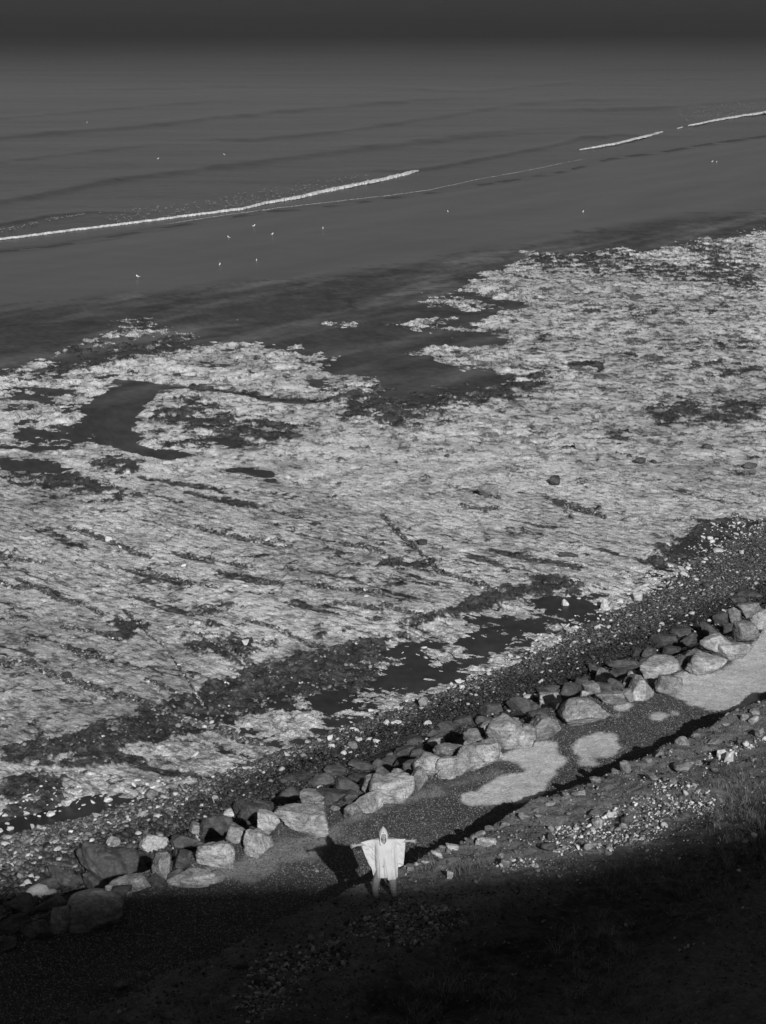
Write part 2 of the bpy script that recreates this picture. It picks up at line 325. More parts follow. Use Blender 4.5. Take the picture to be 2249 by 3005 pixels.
def plain(name, v, rough=.8, sc=20, lo=.8, hi=1.2, bstr=.2, bdist=.01, spec=.3, sub=0):
    m, nt, nn, L, b = new_mat(name)
    tc = N(nt, 'ShaderNodeTexCoord'); n = noise_node(nt, sc, 5, .6, tc.outputs['Object'])
    L.new(maprange(nt, n.outputs[0], .3, .7, v * lo, v * hi), b.inputs['Base Color'])
    b.inputs['Roughness'].default_value = rough; b.inputs['Specular IOR Level'].default_value = spec
    bump(nt, n.outputs[0], b, bstr, bdist)
    return m
def rock_mat(name, base, lo, hi, vein):
    m, nt, nn, L, b = new_mat(name)
    tc = N(nt, 'ShaderNodeTexCoord'); oi = N(nt, 'ShaderNodeObjectInfo')
    va = N(nt, 'ShaderNodeVectorMath', operation='ADD'); L.new(tc.outputs['Object'], va.inputs[0])
    sc = N(nt, 'ShaderNodeVectorMath', operation='SCALE'); sc.inputs[0].default_value = (37, 19, 53); L.new(oi.outputs['Random'], sc.inputs['Scale'])
    L.new(sc.outputs[0], va.inputs[1]); vec = va.outputs[0]
    n1 = noise_node(nt, 1.6, 7, .62, vec, 1.2); n2 = noise_node(nt, 9, 6, .7, vec); n3 = noise_node(nt, 2.6, 3, .5, vec, 2.5)
    mp = N(nt, 'ShaderNodeMapping'); L.new(vec, mp.inputs[0]); mp.inputs['Scale'].default_value = (1, 1, 5); mp.inputs['Rotation'].default_value = (.5, .4, 0)
    n4 = noise_node(nt, 2.2, 5, .6, mp.outputs[0], 1.0)
    v = math_node(nt, 'MULTIPLY', maprange(nt, n1.outputs[0], .35, .65, lo, hi), maprange(nt, n2.outputs[0], .3, .7, .75, 1.25))
    v = math_node(nt, 'MULTIPLY', v, maprange(nt, n4.outputs[0], .38, .62, .8, 1.2))
    cr = math_node(nt, 'ABSOLUTE', math_node(nt, 'SUBTRACT', n3.outputs[0], .5))
    v = math_node(nt, 'MULTIPLY', v, maprange(nt, cr, 0.0, .025, vein, 1.0))
    L.new(math_node(nt, 'MULTIPLY', v, base), b.inputs['Base Color'])
    b.inputs['Roughness'].default_value = .85; b.inputs['Specular IOR Level'].default_value = .25
    h = math_node(nt, 'ADD', math_node(nt, 'MULTIPLY', n1.outputs[0], .6), math_node(nt, 'ADD', math_node(nt, 'MULTIPLY', n2.outputs[0], .25), math_node(nt, 'MULTIPLY', maprange(nt, cr, 0, .03, 0, 1), .08)))
    bump(nt, h, b, .8, .09)
    return m
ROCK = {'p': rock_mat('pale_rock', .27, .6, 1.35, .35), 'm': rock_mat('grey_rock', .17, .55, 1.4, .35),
        'd': rock_mat('dark_shaded_rock', .050, .5, 1.6, 1.5), 'w': rock_mat('chalk_rock', .46, .8, 1.15, .7)}  # dark grade: weedy rocks, plus shade painted into the seaward boulders

# ------------------------------------------------------------------ object helpers
COL = scene.collection
def mesh_obj(name, verts, faces, mat=None, parent=None, smooth=True, tone=None):
    me = bpy.data.meshes.new(name)
    verts = np.asarray(verts, np.float32); faces = np.asarray(faces, np.int32)
    k = faces.shape[1]
    me.vertices.add(len(verts)); me.vertices.foreach_set('co', verts.ravel())
    me.loops.add(faces.size); me.loops.foreach_set('vertex_index', faces.ravel())
    me.polygons.add(len(faces)); me.polygons.foreach_set('loop_start', np.arange(0, faces.size, k, dtype=np.int32))
    me.polygons.foreach_set('loop_total', np.full(len(faces), k, np.int32))
    me.polygons.foreach_set('use_smooth', np.full(len(faces), smooth, bool))
    me.update(calc_edges=True)
    if tone is not None:
        a = me.attributes.new('tone', 'FLOAT', 'POINT'); a.data.foreach_set('value', np.asarray(tone, np.float32))
    if mat: me.materials.append(mat)
    o = bpy.data.objects.new(name, me); COL.objects.link(o)
    if parent: o.parent = parent
    return o
def tag(o, label=None, cat=None, group=None, kind=None):
    if label: o['label'] = label
    if cat: o['category'] = cat
    if group: o['group'] = group
    if kind: o['kind'] = kind
    return o
def grid_faces(nr, nc, keep=None):
    i = np.arange(nr * nc).reshape(nr, nc)
    f = np.stack([i[:-1, :-1], i[1:, :-1], i[1:, 1:], i[:-1, 1:]], -1).reshape(-1, 4)
    if keep is not None: f = f[keep[f].any(1)]
    return f
def compact(verts, faces, tone=None):
    used = np.zeros(len(verts), bool); used[faces.ravel()] = True
    idx = np.cumsum(used) - 1
    return verts[used], idx[faces], (tone[used] if tone is not None else None)

# ------------------------------------------------------------------ sea
def along(pts, u):
    p = sorted(pts); return np.interp(u, [a for a, _ in p], [b for _, b in p])
shoreline = [(-1500, 960), (-400, 790)] + C1([(0, 1078), (200, 1060), (430, 1022), (700, 978), (950, 937), (1150, 908), (1400, 885), (1656, 852)]) + \
    C2([(200, 826), (350, 800), (600, 765), (760, 738), (900, 700), (980, 678), (1200, 650), (1400, 615), (1656, 580)]) + [(2700, 330), (3750, 160)]
def swell(u, v, pts, hw, amp):
    """steep seaward-rising front along a traced crest (v grows towards the viewer)"""
    p = sorted(pts); c = np.interp(u, [a for a, _ in p], [b for _, b in p])
    fade = sst(p[0][0] - 300, p[0][0] + 40, u) * (1 - sst(p[-1][0] - 40, p[-1][0] + 300, u))
    q = (v - c + 3 * pn(u / 60, v * 0, 5)) / hw
    return amp * fade * np.where(q < 0, np.exp(-(q / 3.2) ** 2), np.exp(-(q / 0.9) ** 2))
SW = [(C1([(-300, 935), (0, 878), (250, 833), (500, 780), (700, 755), (900, 725), (1150, 697), (1400, 664), (1656, 632)]) + C2([(400, 585), (700, 555)]), 7, .75),
      (C1([(-300, 630), (0, 598), (350, 568), (700, 540), (900, 515), (1200, 485), (1656, 448)]) + C2([(300, 425)]), 4.5, .8),
      (C1([(-300, 735), (0, 702), (400, 655), (700, 625)]), 4, .35), (C1([(1100, 607), (1400, 580), (1656, 542)]) + C2([(0, 543), (300, 500), (600, 450), (900, 430)]), 4, .6),
      (C1([(-300, 535), (0, 515), (500, 470), (900, 440)]), 3, .45), (C1([(600, 385), (1000, 375), (1656, 380)]) + C2([(400, 400), (900, 350), (1400, 345)]), 3, .5),
      (C2([(150, 738), (400, 698), (700, 640), (860, 600), (1000, 590)]), 3.5, .6), (C2([(850, 480), (1200, 470), (1656, 430)]), 3, .55),
      (C1([(-200, 1000), (0, 975), (200, 945), (380, 925)]), 3, .4), (C2([(0, 640), (400, 595), (700, 575)]), 3, .35), (C1([(0, 300), (700, 290), (1656, 260)]), 2.5, .4),
      (C2([(0, 225), (800, 240), (1656, 200)]), 2, .5)]
def build_sea():
    vs = np.concatenate([np.array([-3.2, -2, -1, 0.5, 2, 4, 6, 9]), np.arange(12, 200, 3.0), np.arange(200, 820, 1.6), np.arange(820, 1000, 12)])
    us = np.concatenate([np.arange(-1500, -150, 45), np.arange(-150, 2400, 5.0), np.arange(2400, 3790, 45)])
    U, V = np.meshgrid(us, vs)
    x, y = P(U, V)
    s, t = ST(x, y)
    z = np.full(U.shape, .04)
    sh = along(shoreline, us)[None, :]
    z = z - .06 * sst(-2, 3, V - sh)                      # dips under the sand at the waterline
    for p, hw, a in SW: z = z + swell(U, V, p, hw, a * .55)
    near = sst(60, 260, V)
    lap = fbm(x / 3.5, y / 1.6, 3, 3) * .035 * near + fbm(x / 12, y / 6, 3, 9) * .06 * near + fbm(x / 90, y / 26, 2, 29) * .5 * sst(20, 120, V) * (1 - .6 * near)
    z = z + lap * sst(0, 60, sh - V)
    tn = .036 + .008 * fbm(x / 140, y / 40, 3, 40)
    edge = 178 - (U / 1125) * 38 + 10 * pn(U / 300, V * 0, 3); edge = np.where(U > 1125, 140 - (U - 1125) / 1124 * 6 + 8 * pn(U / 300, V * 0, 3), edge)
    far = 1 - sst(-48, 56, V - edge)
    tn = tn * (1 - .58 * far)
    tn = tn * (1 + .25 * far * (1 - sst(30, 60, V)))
    tn = tn * (1 - .12 * sst(0, 1, np.exp(-((V - edge - 60) / 60) ** 2)) * .5)
    kp = (V < sh + 12)
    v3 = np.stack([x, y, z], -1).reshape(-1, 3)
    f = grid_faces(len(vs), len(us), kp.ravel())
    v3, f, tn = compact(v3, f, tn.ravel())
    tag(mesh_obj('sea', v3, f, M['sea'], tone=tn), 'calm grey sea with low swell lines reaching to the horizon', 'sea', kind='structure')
build_sea()

SWASH = plain('swash_froth', .22, .9, 3)
FOAMM = plain('foam', .42, .9, 3, .85, 1.1, .6, .1)
def foam(pts, w, label, base=.12, patch=0.0, seed=1):
    p = sorted(pts); us = np.arange(p[0][0], p[-1][0], 1.6)
    c = np.interp(us, [a for a, _ in p], [b for _, b in p]) + 1.1 * fbm(us / 40, us * 0, 3, seed)
    k = np.interp(us, *zip(*w)) if isinstance(w, list) else np.full(us.shape, float(w))
    k = .62 * k * np.clip(1 + .9 * fbm(us / 26, us * 0 + seed, 5, seed + 3, .7), .25, 2) * sst(0, 60, us - us[0]) ** .6 * sst(0, 30, us[-1] - us) ** .6
    rows = np.linspace(-1, 1, 9)
    V = c[None, :] + rows[:, None] * k[None, :] + .7 * k[None, :] * fbm(us[None, :] / 9, rows[:, None] * 1.5, 3, seed + 9, .7)
    U = np.broadcast_to(us, V.shape)
    z = base + .28 * np.clip(1 - rows[:, None] ** 2, 0, 1) * (k[None, :] / 4) + .05 * pn(U / 4, V / 2, seed)
    z = z - .2 * (np.abs(rows[:, None]) > .99)
    x, y = P(U, V)
    o = mesh_obj('sea_foam', np.stack([x, y, z], -1).reshape(-1, 3), grid_faces(9, len(us)), FOAMM if base > .1 else SWASH)
    tag(o, label, 'foam', kind='stuff')
foam(C1([(-200, 1070), (0, 1041), (300, 1003), (600, 966), (850, 933), (1050, 908), (1150, 883), (1300, 857), (1400, 832), (1656, 781)]) + C2([(60, 766), (155, 742)]),
     [(-200, .6), (300, .7), (560, 1.0), (740, 1.9), (900, 3.2), (1150, 4.2), (1229, 4.0)], 'long white foam line of the breaking wave at the left', .3, seed=4)
foam(C2([(850, 655), (1000, 630), (1100, 605), (1212, 577)]), [(1700, 1.2), (1850, 2.4), (1947, 2.8)], 'short white foam crest between the long foam line and the right edge', .45, seed=7)
foam(C2([(1318, 550), (1450, 523), (1656, 490), (1800, 466)]), [(2010, 2.2), (2100, 2.6), (2400, 2.6)], 'white foam crest running out at the right edge', .45, seed=11)
foam(C2([(1272, 561), (1296, 555)]), 1.3, 'tiny foam fleck between the two right foam crests', .4, seed=13)
foam(C1([(700, 973), (850, 949), (1000, 927), (1200, 900), (1656, 849)]) + C2([(0, 848), (200, 822), (400, 778), (600, 742), (760, 710), (890, 685)]), .75,
     'thin foam edge of the swash on the wet sand', .05, seed=17)

# scattered foam flecks behind the breaking waves
def fleck_field():
    rng = np.random.default_rng(5); vv = []; ff = []
    for poly, n in ((C1([(420, 925), (850, 880), (1150, 820), (1450, 775), (1600, 760), (1640, 775), (1400, 825), (1150, 878), (850, 925), (500, 970)]), 420),
                    (C1([(0, 1000), (200, 955), (370, 925), (380, 935), (200, 965), (0, 1015)]), 160),
                    (C2([(1250, 480), (1450, 450), (1656, 435), (1656, 485), (1450, 515), (1320, 540)]), 350)):
        xs = [a for a, _ in poly]; ys = [b for _, b in poly]; k = 0
        while k < n:
            u = rng.uniform(min(xs), max(xs)); v = rng.uniform(min(ys), max(ys))
            ins = False
            for i in range(len(poly)):
                (x1, y1), (x2, y2) = poly[i], poly[(i + 1) % len(poly)]
                if (y1 > v) != (y2 > v) and u < (x2 - x1) * (v - y1) / (y2 - y1) + x1: ins = not ins
            if not ins: k += .2; continue
            k += 1
            x, y = P(u, v); r = rng.uniform(.04, .12); b0 = len(vv)
            hz = .25
            for a in range(6):
                q = a * math.pi / 3; rr = r * rng.uniform(.6, 1.3)
                vv.append((x + rr * 2.0 * math.cos(q), y + rr * 1.2 * math.sin(q), hz))
            vv.append((x, y, hz + .12))
            for a in range(6): ff.append((b0 + a, b0 + (a + 1) % 6, b0 + 6))
    o = mesh_obj('foam_flecks', vv, ff, plain('froth', .12, .9, 3))
    tag(o, 'scattered foam flecks behind the breaking waves', 'foam', kind='stuff')
fleck_field()

# ------------------------------------------------------------------ wet sand and chalk reef
def build_sand():
    us = np.arange(-420, 2690, 8.0)
    vs = np.concatenate([np.arange(150, 1200, 3.0), np.arange(1200, 2800, 8.0)])
    U, V = np.meshgrid(us, vs); x, y = P(U, V); s, t = ST(x, y)
    uu = U + 25 * fbm(x / 18, y / 10, 3, 2); vv = V + 10 * fbm(x / 14, y / 9, 3, 6)
    d = samp(dry_s, uu, vv)
    sh = along(shoreline, us)[None, :]
    z = -.02 + .02 * fbm(x / 7, y / 5, 3, 1) * 1.0
    z = z - .12 * sst(-30, 0, sh - V) * (V < sh) + .25 * sst(50.5, 46.5, s)
    al = x * .515 + y * .857; ac = -x * .857 + y * .515; streak = fbm(al / 34, ac / 5.5, 5, 12, .55)
    lo = .020 + .040 * np.clip(streak + .08, 0, 1) * sst(1500, 900, V) + .010 * fbm(x / 3, y / 3, 5, 14, .7) + .008 * fbm(x / .6, y / .6, 3, 15, .7)
    hi = .034 + .003 * streak
    tn = lo * (1 - d) + hi * d
    # darkest strip right at the edge of the drained sand
    runnel = np.abs(fbm(x / 30 + y / 45, y / 12 - x / 26, 3, 77)); tn = tn * (1 - .35 * np.exp(-(runnel / .03) ** 2) * sst(1200, 1000, V) * sst(0, .2, d * (1 - d) + (1 - d) * .3))
    lip = np.exp(-(((V - sh) - 4) / 5) ** 2); tn = tn * (1 - .55 * lip)
    tn = tn * (1 - .3 * samp(shing_soft, U, V))
    v3 = np.stack([x, y, z], -1).reshape(-1, 3)
    keep = ((V > sh - 25) & (s > 45.6)).ravel()
    f = grid_faces(len(vs), len(us), keep); v3, f, tn = compact(v3, f, tn.ravel())
    tag(mesh_obj('wet_sand', v3, f, M['sand'], tone=tn), 'dark wet sand flat between the reef and the sea', 'sand', kind='structure')
build_sand()

def reef_h(x, y, U, V):
    s, t = ST(x, y)
    wu = 26 * fbm(x / 5, y / 4, 5, 21, .65); wv = 10 * fbm(x / 4.5, y / 6, 5, 31, .65)
    R = samp(reef_s, U + wu, V + wv); Pm = samp(pool_s, U + wu, V + wv); Ch = samp(chan, U + wu * .35, V + wv * .6); K = samp(kelp_s, U + wu, V + wv)
    big = fbm(x / 9, y / 5, 4, 50); mid = fbm(s / 2.6, t / 1.9, 6, 60, .64); fine = fbm(x / .55, y / .4, 4, 70, .7)
    # streaks lying across the view, the way the beds crop out
    bed = fbm(x / 6 + y / 40, y / 4.0 - x / 14, 6, 65, .66)
    j1 = fbm(s / 9, t / 1.7, 4, 80); j2 = fbm(s / 1.3, t / 7, 4, 85)
    nearleft = sst(1250, 1700, V)
    ck = fbm(s / 9, t / 2.2, 5, 81, .55); ck2 = fbm(s / 2.4, t / 8, 5, 86, .55); cm = sst(-.15, .25, fbm(x / 6, y / 6, 3, 87))
    joint = sst(.34, .52, j1) * (.3 + .7 * nearleft) + sst(.5, .72, j2) * .3 + (1.1 * np.exp(-(ck / .04) ** 2) * cm + .9 * np.exp(-(ck2 / .035) ** 2) * (1 - cm)) * (.25 + .75 * nearleft)
    nr = sst(1250, 1500, V)
    edge = 1 - sst(.0, .9, blurred(U, V))
    gap = sst(1900, 1300, V) * sst(1500, 700, U + (V - 1100) * .2)
    fr = samp(frag_s, U + wu, V + wv)
    m = R * .95 - .16 + .14 * nr - .32 * gap + .30 * big * (1 - .5 * nr) + .55 * mid * (1 - .5 * nr) + .50 * bed * (1 - .6 * nr) - fr * (.58 - .9 * fbm(x / 1.6, y / 2.2, 6, 66, .72)) - (1.05 - .45 * nr + .35 * nr * 0) * np.clip(Pm * 1.25, 0, 1) * (1 - .8 * nr * np.clip(fbm(x / 1.8, y / 1.8, 5, 67, .7) + .1, 0, 1)) - .6 * (1 - sst(.02, .2, R)) - .62 * Ch - .30 * joint - edge * sst(1650, 1300, V) * (.42 - .9 * fbm(x / 2.2, y / 3, 6, 68, .72))
    patchy = .6 * sst(59.5, 53, s) * (.45 + .55 * sst(36, 42, t))
    cob = fbm(s / .9, t / .55, 5, 90, .62)
    m = m - patchy * (.38 + .5 * np.clip(-cob, -.4, 1))
    base = np.clip(m, -.35, .6)
    far = sst(90, 200, y)
    h = base * (.20 + .18 * far) + np.clip(base + .12, 0, .45) * (.24 * mid + .16 * bed + .16 * fine) * (1 - .35 * nr)
    st = .07; hq = np.floor(h / st) * st + st * sst(.5, 1.0, (h / st) % 1.0)
    h = np.where(h > .02, h * .45 + hq * .55, h)
    kf = fbm(x / 1.7, y / 1.7, 6, 100, .7)
    kk = sst(.40, .62, K * (.88 + .22 * nr) + 1.15 * kf)
    sc = sst(.12, .34, fbm(x / 2.6, y / 2.6, 6, 110, .72)) * (.25 + .6 * sst(1550, 1000, V) * sst(700, 1300, U))
    kk = np.maximum(kk, sc)
    h = h + kk * np.clip(base + .25, 0, 1) * .30 * np.abs(fbm(x / .7, y / .7, 4, 120, .65))
    return h, kk, m, fine, mid, big, bed, Ch, joint
BL = blur(reef * (1 - np.clip(pool, 0, 1)), 7)
def blurred(U, V): return samp(BL, U, V)
def build_reef():
    us = np.arange(-390, 2640, 2.6); vs = np.arange(630, 2520, 1.5)
    U, V = np.meshgrid(us, vs); x, y = P(U, V, .1)
    h, kk, m, fine, mid, big, bed, Ch, joint = reef_h(x, y, U, V)
    s, t = ST(x, y)
    T = samp(tone, U, V)
    alb = .76 * T * (1 + .08 * big + .16 * mid + .16 * bed)
    nr_ = sst(1250, 1500, V); pf = fbm(x / .8, y / 1.0, 6, 130, .76) * (1 - nr_) + fbm(s / .75, t / .32, 5, 131, .76) * nr_
    pit = sst(.08, .24, pf + .12 * fine - .20 * mid)
    alb = alb * (1 - (.68 - .12 * nr_) * pit) * (1 + .25 * sst(-.05, -.25, pf))
    film = sst(-.05, .3, fbm(x / 5, y / 5, 6, 140, .72)); alb = alb * (1 - .30 * film); zone = sst(-.25, .25, fbm(s / 16, t / 9, 3, 145)); alb = alb * (.84 + .20 * zone)
    grv = np.abs(fbm(s / 14, t / .8, 4, 147, .6)); alb = alb * (1 - .45 * nr_ * np.exp(-(grv / .05) ** 2) * sst(-.2, .3, fbm(s / 5, t / 5, 3, 148)))
    crev = np.clip(Ch * 1.2, 0, 1) + .8 * np.clip(joint, 0, 1); crev = sst(.3, .75, crev + .7 * fine)
    alb = alb * (1 - .85 * crev)
    low = 1 - sst(.0, .22, m); alb = alb * (1 - .25 * low * sst(-.3, .2, fine))
    kc = fbm(x / .7, y / .7, 5, 150, .78); kcol = .026 + .20 * np.clip(kc - .05, 0, 1)
    alb = alb * (1 - kk * .93) + kcol * kk * .93
    alb = np.clip(alb, .025, .85)
    h = h + .2 * sst(50.5, 46.5, s)
    keep = ((h > -.04) & (s > 47.3)).ravel()
    f = grid_faces(len(vs), len(us), keep)
    v3, f, tn = compact(np.stack([x, y, h], -1).reshape(-1, 3), f, alb.ravel())
    tag(mesh_obj('chalk_reef', v3, f, M['chalk'], tone=tn), 'broad pale chalk reef with weed patches and sandy channels', 'reef', kind='structure')
build_reef()

# ------------------------------------------------------------------ landward ground: rock bed, path, bank, cliff
def land_z(s, t, detail=True):
    """height of the ground landward of the beach"""
    S = [-60, -14, -8, -3, .8, 1.6, 5, 10, 14, 18, 22, 26, 30, 32.0, 32.85, 33.25, 33.8, 36.5, 38.2, 39.7, 40.3, 41.1, 42.2, 45, 48]
    Z = [40, 30, 27, 24.5, 24.2, 22.8, 18, 11.5, 8.8, 7.0, 5.6, 4.85, 4.25, 4.06, 4.02, 2.9, 2.5, 2.45, 2.5, 2.62, 2.4, 1.0, .40, .20, -.3]
    wob = .24 * pn(t / 3.1, s * 0, 7) + .15 * pn(t / .9, s * 0, 8)
    ss = s + wob * sst(30.5, 32.5, s) * (1 - sst(34.8, 36, s))
    z = np.interp(ss, S, Z)
    if detail:
        x, y = XY(s, t)
        up = 1 - sst(32.8, 33.6, ss)
        z = z + up * (.16 * fbm(x / 2.3, y / 2.3, 3, 200) + .07 * fbm(x / .45, y / .45, 4, 205, .6)) * sst(10, 20, s)
        z = z + (1 - up) * (.05 * fbm(x / 2.5, y / 2.5, 2, 210) + .012 * fbm(x / .3, y / .3, 2, 215))
    return z
def ground_z(x, y):
    s, t = ST(np.asarray(x, float), np.asarray(y, float)); return np.where(s < 46.3, land_z(s, t), .0 + .25 * sst(50.5, 46.5, s))

pale = np.zeros(GU.shape)
for p in [CR([(1110, 765), (1160, 720), (1090, 650), (1240, 620), (1400, 620), (1540, 520), (1600, 430), (1656, 380), (1900, 250), (1900, 600), (1656, 740), (1540, 830), (1400, 862), (1240, 820)]),
          CR([(540, 1060), (600, 1000), (700, 975), (820, 990), (800, 1030), (845, 1060), (760, 1115), (640, 1120), (570, 1100)]),
          CR([(970, 870), (1040, 850), (1090, 875), (1060, 900), (990, 900)]), CR([(1090, 860), (1150, 850), (1170, 870), (1110, 880)]),
          CR([(240, 1060), (330, 1030), (480, 1030), (450, 1060), (470, 1110), (530, 1130), (470, 1160), (440, 1230), (380, 1320), (270, 1385), (130, 1360), (0, 1300), (120, 1220), (280, 1200), (250, 1150), (90, 1130)]),
          CR([(-100, 1330), (0, 1310), (200, 1380), (60, 1390), (-60, 1400)]),
          CR([(545, 1135), (600, 1125), (720, 1145), (690, 1165), (600, 1160)]), CR([(780, 820), (900, 800), (860, 860), (800, 850)]), CR([(750, 870), (840, 870), (800, 900)])]:
    pale = np.maximum(pale, poly_mask(p))
half = np.zeros(GU.shape)       # greyer, fines-rich gravel
for p in [CA([(50, 860), (220, 750), (500, 720), (640, 640), (640, 620), (900, 520), (1130, 440), (1400, 370), (1656, 300), (1656, 340), (1300, 430), (1100, 520), (900, 560), (640, 680), (560, 760), (520, 880), (330, 900), (200, 950), (0, 900)]),
          CA([(640, 770), (700, 735), (800, 750), (740, 790)]), CL([(1020, 590), (1400, 480), (1656, 420), (1656, 560), (1500, 600), (1100, 600)])]:
    half = np.maximum(half, poly_mask(p))
pale_s = blur(pale, 1); half_s = blur(half, 2)
rub = np.zeros(GU.shape)        # crumbled white chalk on the bank
RUBP = [CB([(330, 300), (600, 220), (700, 170), (860, 120), (960, 50), (1080, 0), (1240, 0), (1340, 60), (1420, 110), (1380, 170), (1250, 160), (1060, 220), (1120, 260), (960, 330), (700, 380), (540, 400), (440, 400), (350, 340)]),
        CB([(120, 480), (200, 420), (330, 430), (460, 430), (360, 480), (200, 500)]), CR([(1230, 1130), (1400, 1080), (1540, 1010), (1656, 1000), (1656, 1050), (1460, 1120), (1400, 1170), (1280, 1230)]),
        CR([(960, 1270), (1100, 1230), (1280, 1300), (1420, 1370), (1300, 1430), (1100, 1400)]),
        CA([(1250, 940), (1330, 940), (1310, 990), (1260, 990)]),
        crop(700, 2500, .48309)([(620, 430), (800, 380), (1000, 300), (1120, 290), (1200, 330), (1400, 350), (1390, 430), (1280, 500), (1150, 570), (900, 600), (860, 540), (700, 500)]),
        crop(700, 2500, .48309)([(100, 650), (300, 600), (520, 470), (700, 440), (760, 500), (640, 600), (720, 680), (600, 730), (400, 700), (380, 850), (300, 950), (100, 1040), (0, 1040), (0, 760)])]
for p in RUBP: rub = np.maximum(rub, poly_mask(p))
rub_s = blur(rub, 2)

def build_land():
    sv = np.concatenate([np.arange(15, 31, .12), np.arange(31, 46.8, .05)])
    tv = np.arange(18, 86, .075)
    Sg, Tg = np.meshgrid(sv, tv, indexing='ij'); x, y = XY(Sg, Tg); z = land_z(Sg, Tg)
    u, v, d = proj(x, y, z)
    wu = 15 * fbm(x / .9, y / .9, 5, 220, .65) + 2.5 * fbm(x / .15, y / .15, 2, 225)
    wv = 7 * fbm(x / .8, y / .8, 5, 230, .65) + 2 * fbm(x / .15, y / .15, 2, 235)
    pl = sst(.25, .75, .12 * fbm(x / .5, y / .5, 4, 236, .7) + samp(pale_s, u + wu, v + wv)); hf = sst(.2, .9, samp(half_s, u + wu * 2, v + wv * 2) + .3 * fbm(x / .8, y / .8, 3, 240))
    rb = samp(rub_s, u + wu * 2, v + wv * 2)
    n1 = fbm(x / 1.5, y / 1.5, 4, 245, .6); n2 = fbm(x / .12, y / .12, 2, 250)
    path = .060 * (1 + .25 * n1 + .3 * n2)
    path = path * (1 - hf) + .19 * (1 + .15 * n2) * hf
    path = path * (1 - pl) + .47 * (1 + .08 * n2 + .05 * n1) * pl
    sunny = sst(2640, 2480, v + (1124 - u) * 0); up = np.clip(.040 + .085 * sst(27, 30, Sg) + .04 * n1 + .03 * n2 + .03 * fbm(x / .4, y / .4, 4, 246, .7), .015, .25)  # soil darkened inland for the cliff's shade, paler towards the sunlit crest
    speck = sst(.25, .5, fbm(x / .35, y / .35, 3, 255, .65)) * sst(.2, .6, rb + .3 * n1)
    up = up * (1 - speck * .8) + .30 * speck * .8
    talus = .8 * sst(25.5, 22.0, Sg + 1.0 * n1 + .04 * (Tg - 30)); up = up * (1 - talus) + (.13 + .05 * n2) * talus
    sc = Sg + .35 * pn(Tg / 3.1, Sg * 0, 7)
    bk = sst(33.8, 33.4, sc)
    tn = path * (1 - bk) + up * bk; tn = tn * (1 - .35 * sst(2600, 2700, v))  # foreground ground tone cut, painting in deeper cliff shade
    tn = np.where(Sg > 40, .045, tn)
    rows = len(sv); nc = len(tv)
    v3 = np.stack([x, y, z], -1)
    def part(a, b, name, label, cat):
        i = (sv >= a - 1e-6) & (sv <= b + 1e-6); k = np.where(i)[0]; k = np.arange(k[0], min(k[-1] + 2, rows))
        vv = v3[k].reshape(-1, 3); f = grid_faces(len(k), nc); 
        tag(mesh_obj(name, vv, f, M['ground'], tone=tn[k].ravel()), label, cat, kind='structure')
    part(15, 33.8, 'bank', 'rough earth and rubble bank above the gravel path', 'bank')
    part(33.8, 39.6, 'path', 'gravel path with pale drifts behind the boulders', 'path')
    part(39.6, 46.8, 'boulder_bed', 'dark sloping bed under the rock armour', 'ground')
build_land()

EDGE = [(-900, 2605), (0, 2600), (300, 2592), (700, 2590), (1100, 2588), (1250, 2583), (1400, 2566), (1560, 2550), (1708, 2531), (1913, 2490), (2118, 2449), (2249, 2387), (2500, 2290)]
YR = -32.0
def ridge():
    # skyline of the down behind the viewpoint, read back along the sun ray from the edge of its shadow
    xs = []; zs = []
    for u, v in EDGE:
        zg = 3.3
        for _ in range(6):
            gx, gy = P(u, v, zg); zg = float(ground_z(gx, gy))
        k = (gy - YR) / LD.y
        xs.append(gx - LD.x * k); zs.append(zg - LD.z * k)
    o = np.argsort(xs); return np.array(xs)[o], np.array(zs)[o]
RX, RZ = ridge()
def shade_plane(x, y):
    k = (y - YR) / LD.y
    return np.interp(x - LD.x * k, RX, RZ) + LD.z * k
def build_cliff():
    sv = np.concatenate([np.arange(-60, -3, 1.5), np.arange(-3, 15.3, .5)]); tv = np.arange(-60, 150, 1.0)
    Sg, Tg = np.meshgrid(sv, tv, indexing='ij'); x, y = XY(Sg, Tg); z = land_z(Sg, Tg, False)
    z = np.where(Sg < -1, 24.2, np.minimum(z, 24.3))
    z = z + .3 * fbm(x / 5, y / 5, 4, 300) * sst(1, 4, Sg) * sst(0, 12, np.hypot(x, y)) * (1 - sst(13, 15.3, Sg))
    z = np.minimum(z, np.maximum(shade_plane(x, y) - .7, 2.0))
    z[-1] = land_z(Sg[-1], Tg[-1]) - .25
    tn = .10 + .12 * sst(-.2, .5, fbm(x / 4, y / 4, 4, 310))
    tn = np.where(Sg < 1, .05, tn)
    tag(mesh_obj('cliff', np.stack([x, y, z], -1).reshape(-1, 3), grid_faces(len(sv), len(tv)), M['cliff'], tone=tn.ravel()), 'grassy topped cliff under the viewpoint', 'cliff', kind='structure')
    X = np.arange(-70, 110, .5); rz = np.interp(X, RX, RZ) + .12 * fbm(X / 2.2, X * 0, 4, 320)
    prof = [(-90, -6), (-60, -1.5), (-42, -.3), (YR, 0), (-29, -2.2), (-16, -11), (-6, None)]
    V = np.concatenate([np.stack([X, np.full_like(X, yy), (np.full_like(X, 24.1) if dz is None else np.maximum(rz + dz, 24.15))], -1) for yy, dz in prof])
    tag(mesh_obj('hill', V, grid_faces(len(prof), len(X))[:, ::-1], M['cliff'], tone=np.full(len(V), .05)), 'grassy down rising behind the viewpoint', 'hill', kind='structure')
build_cliff()
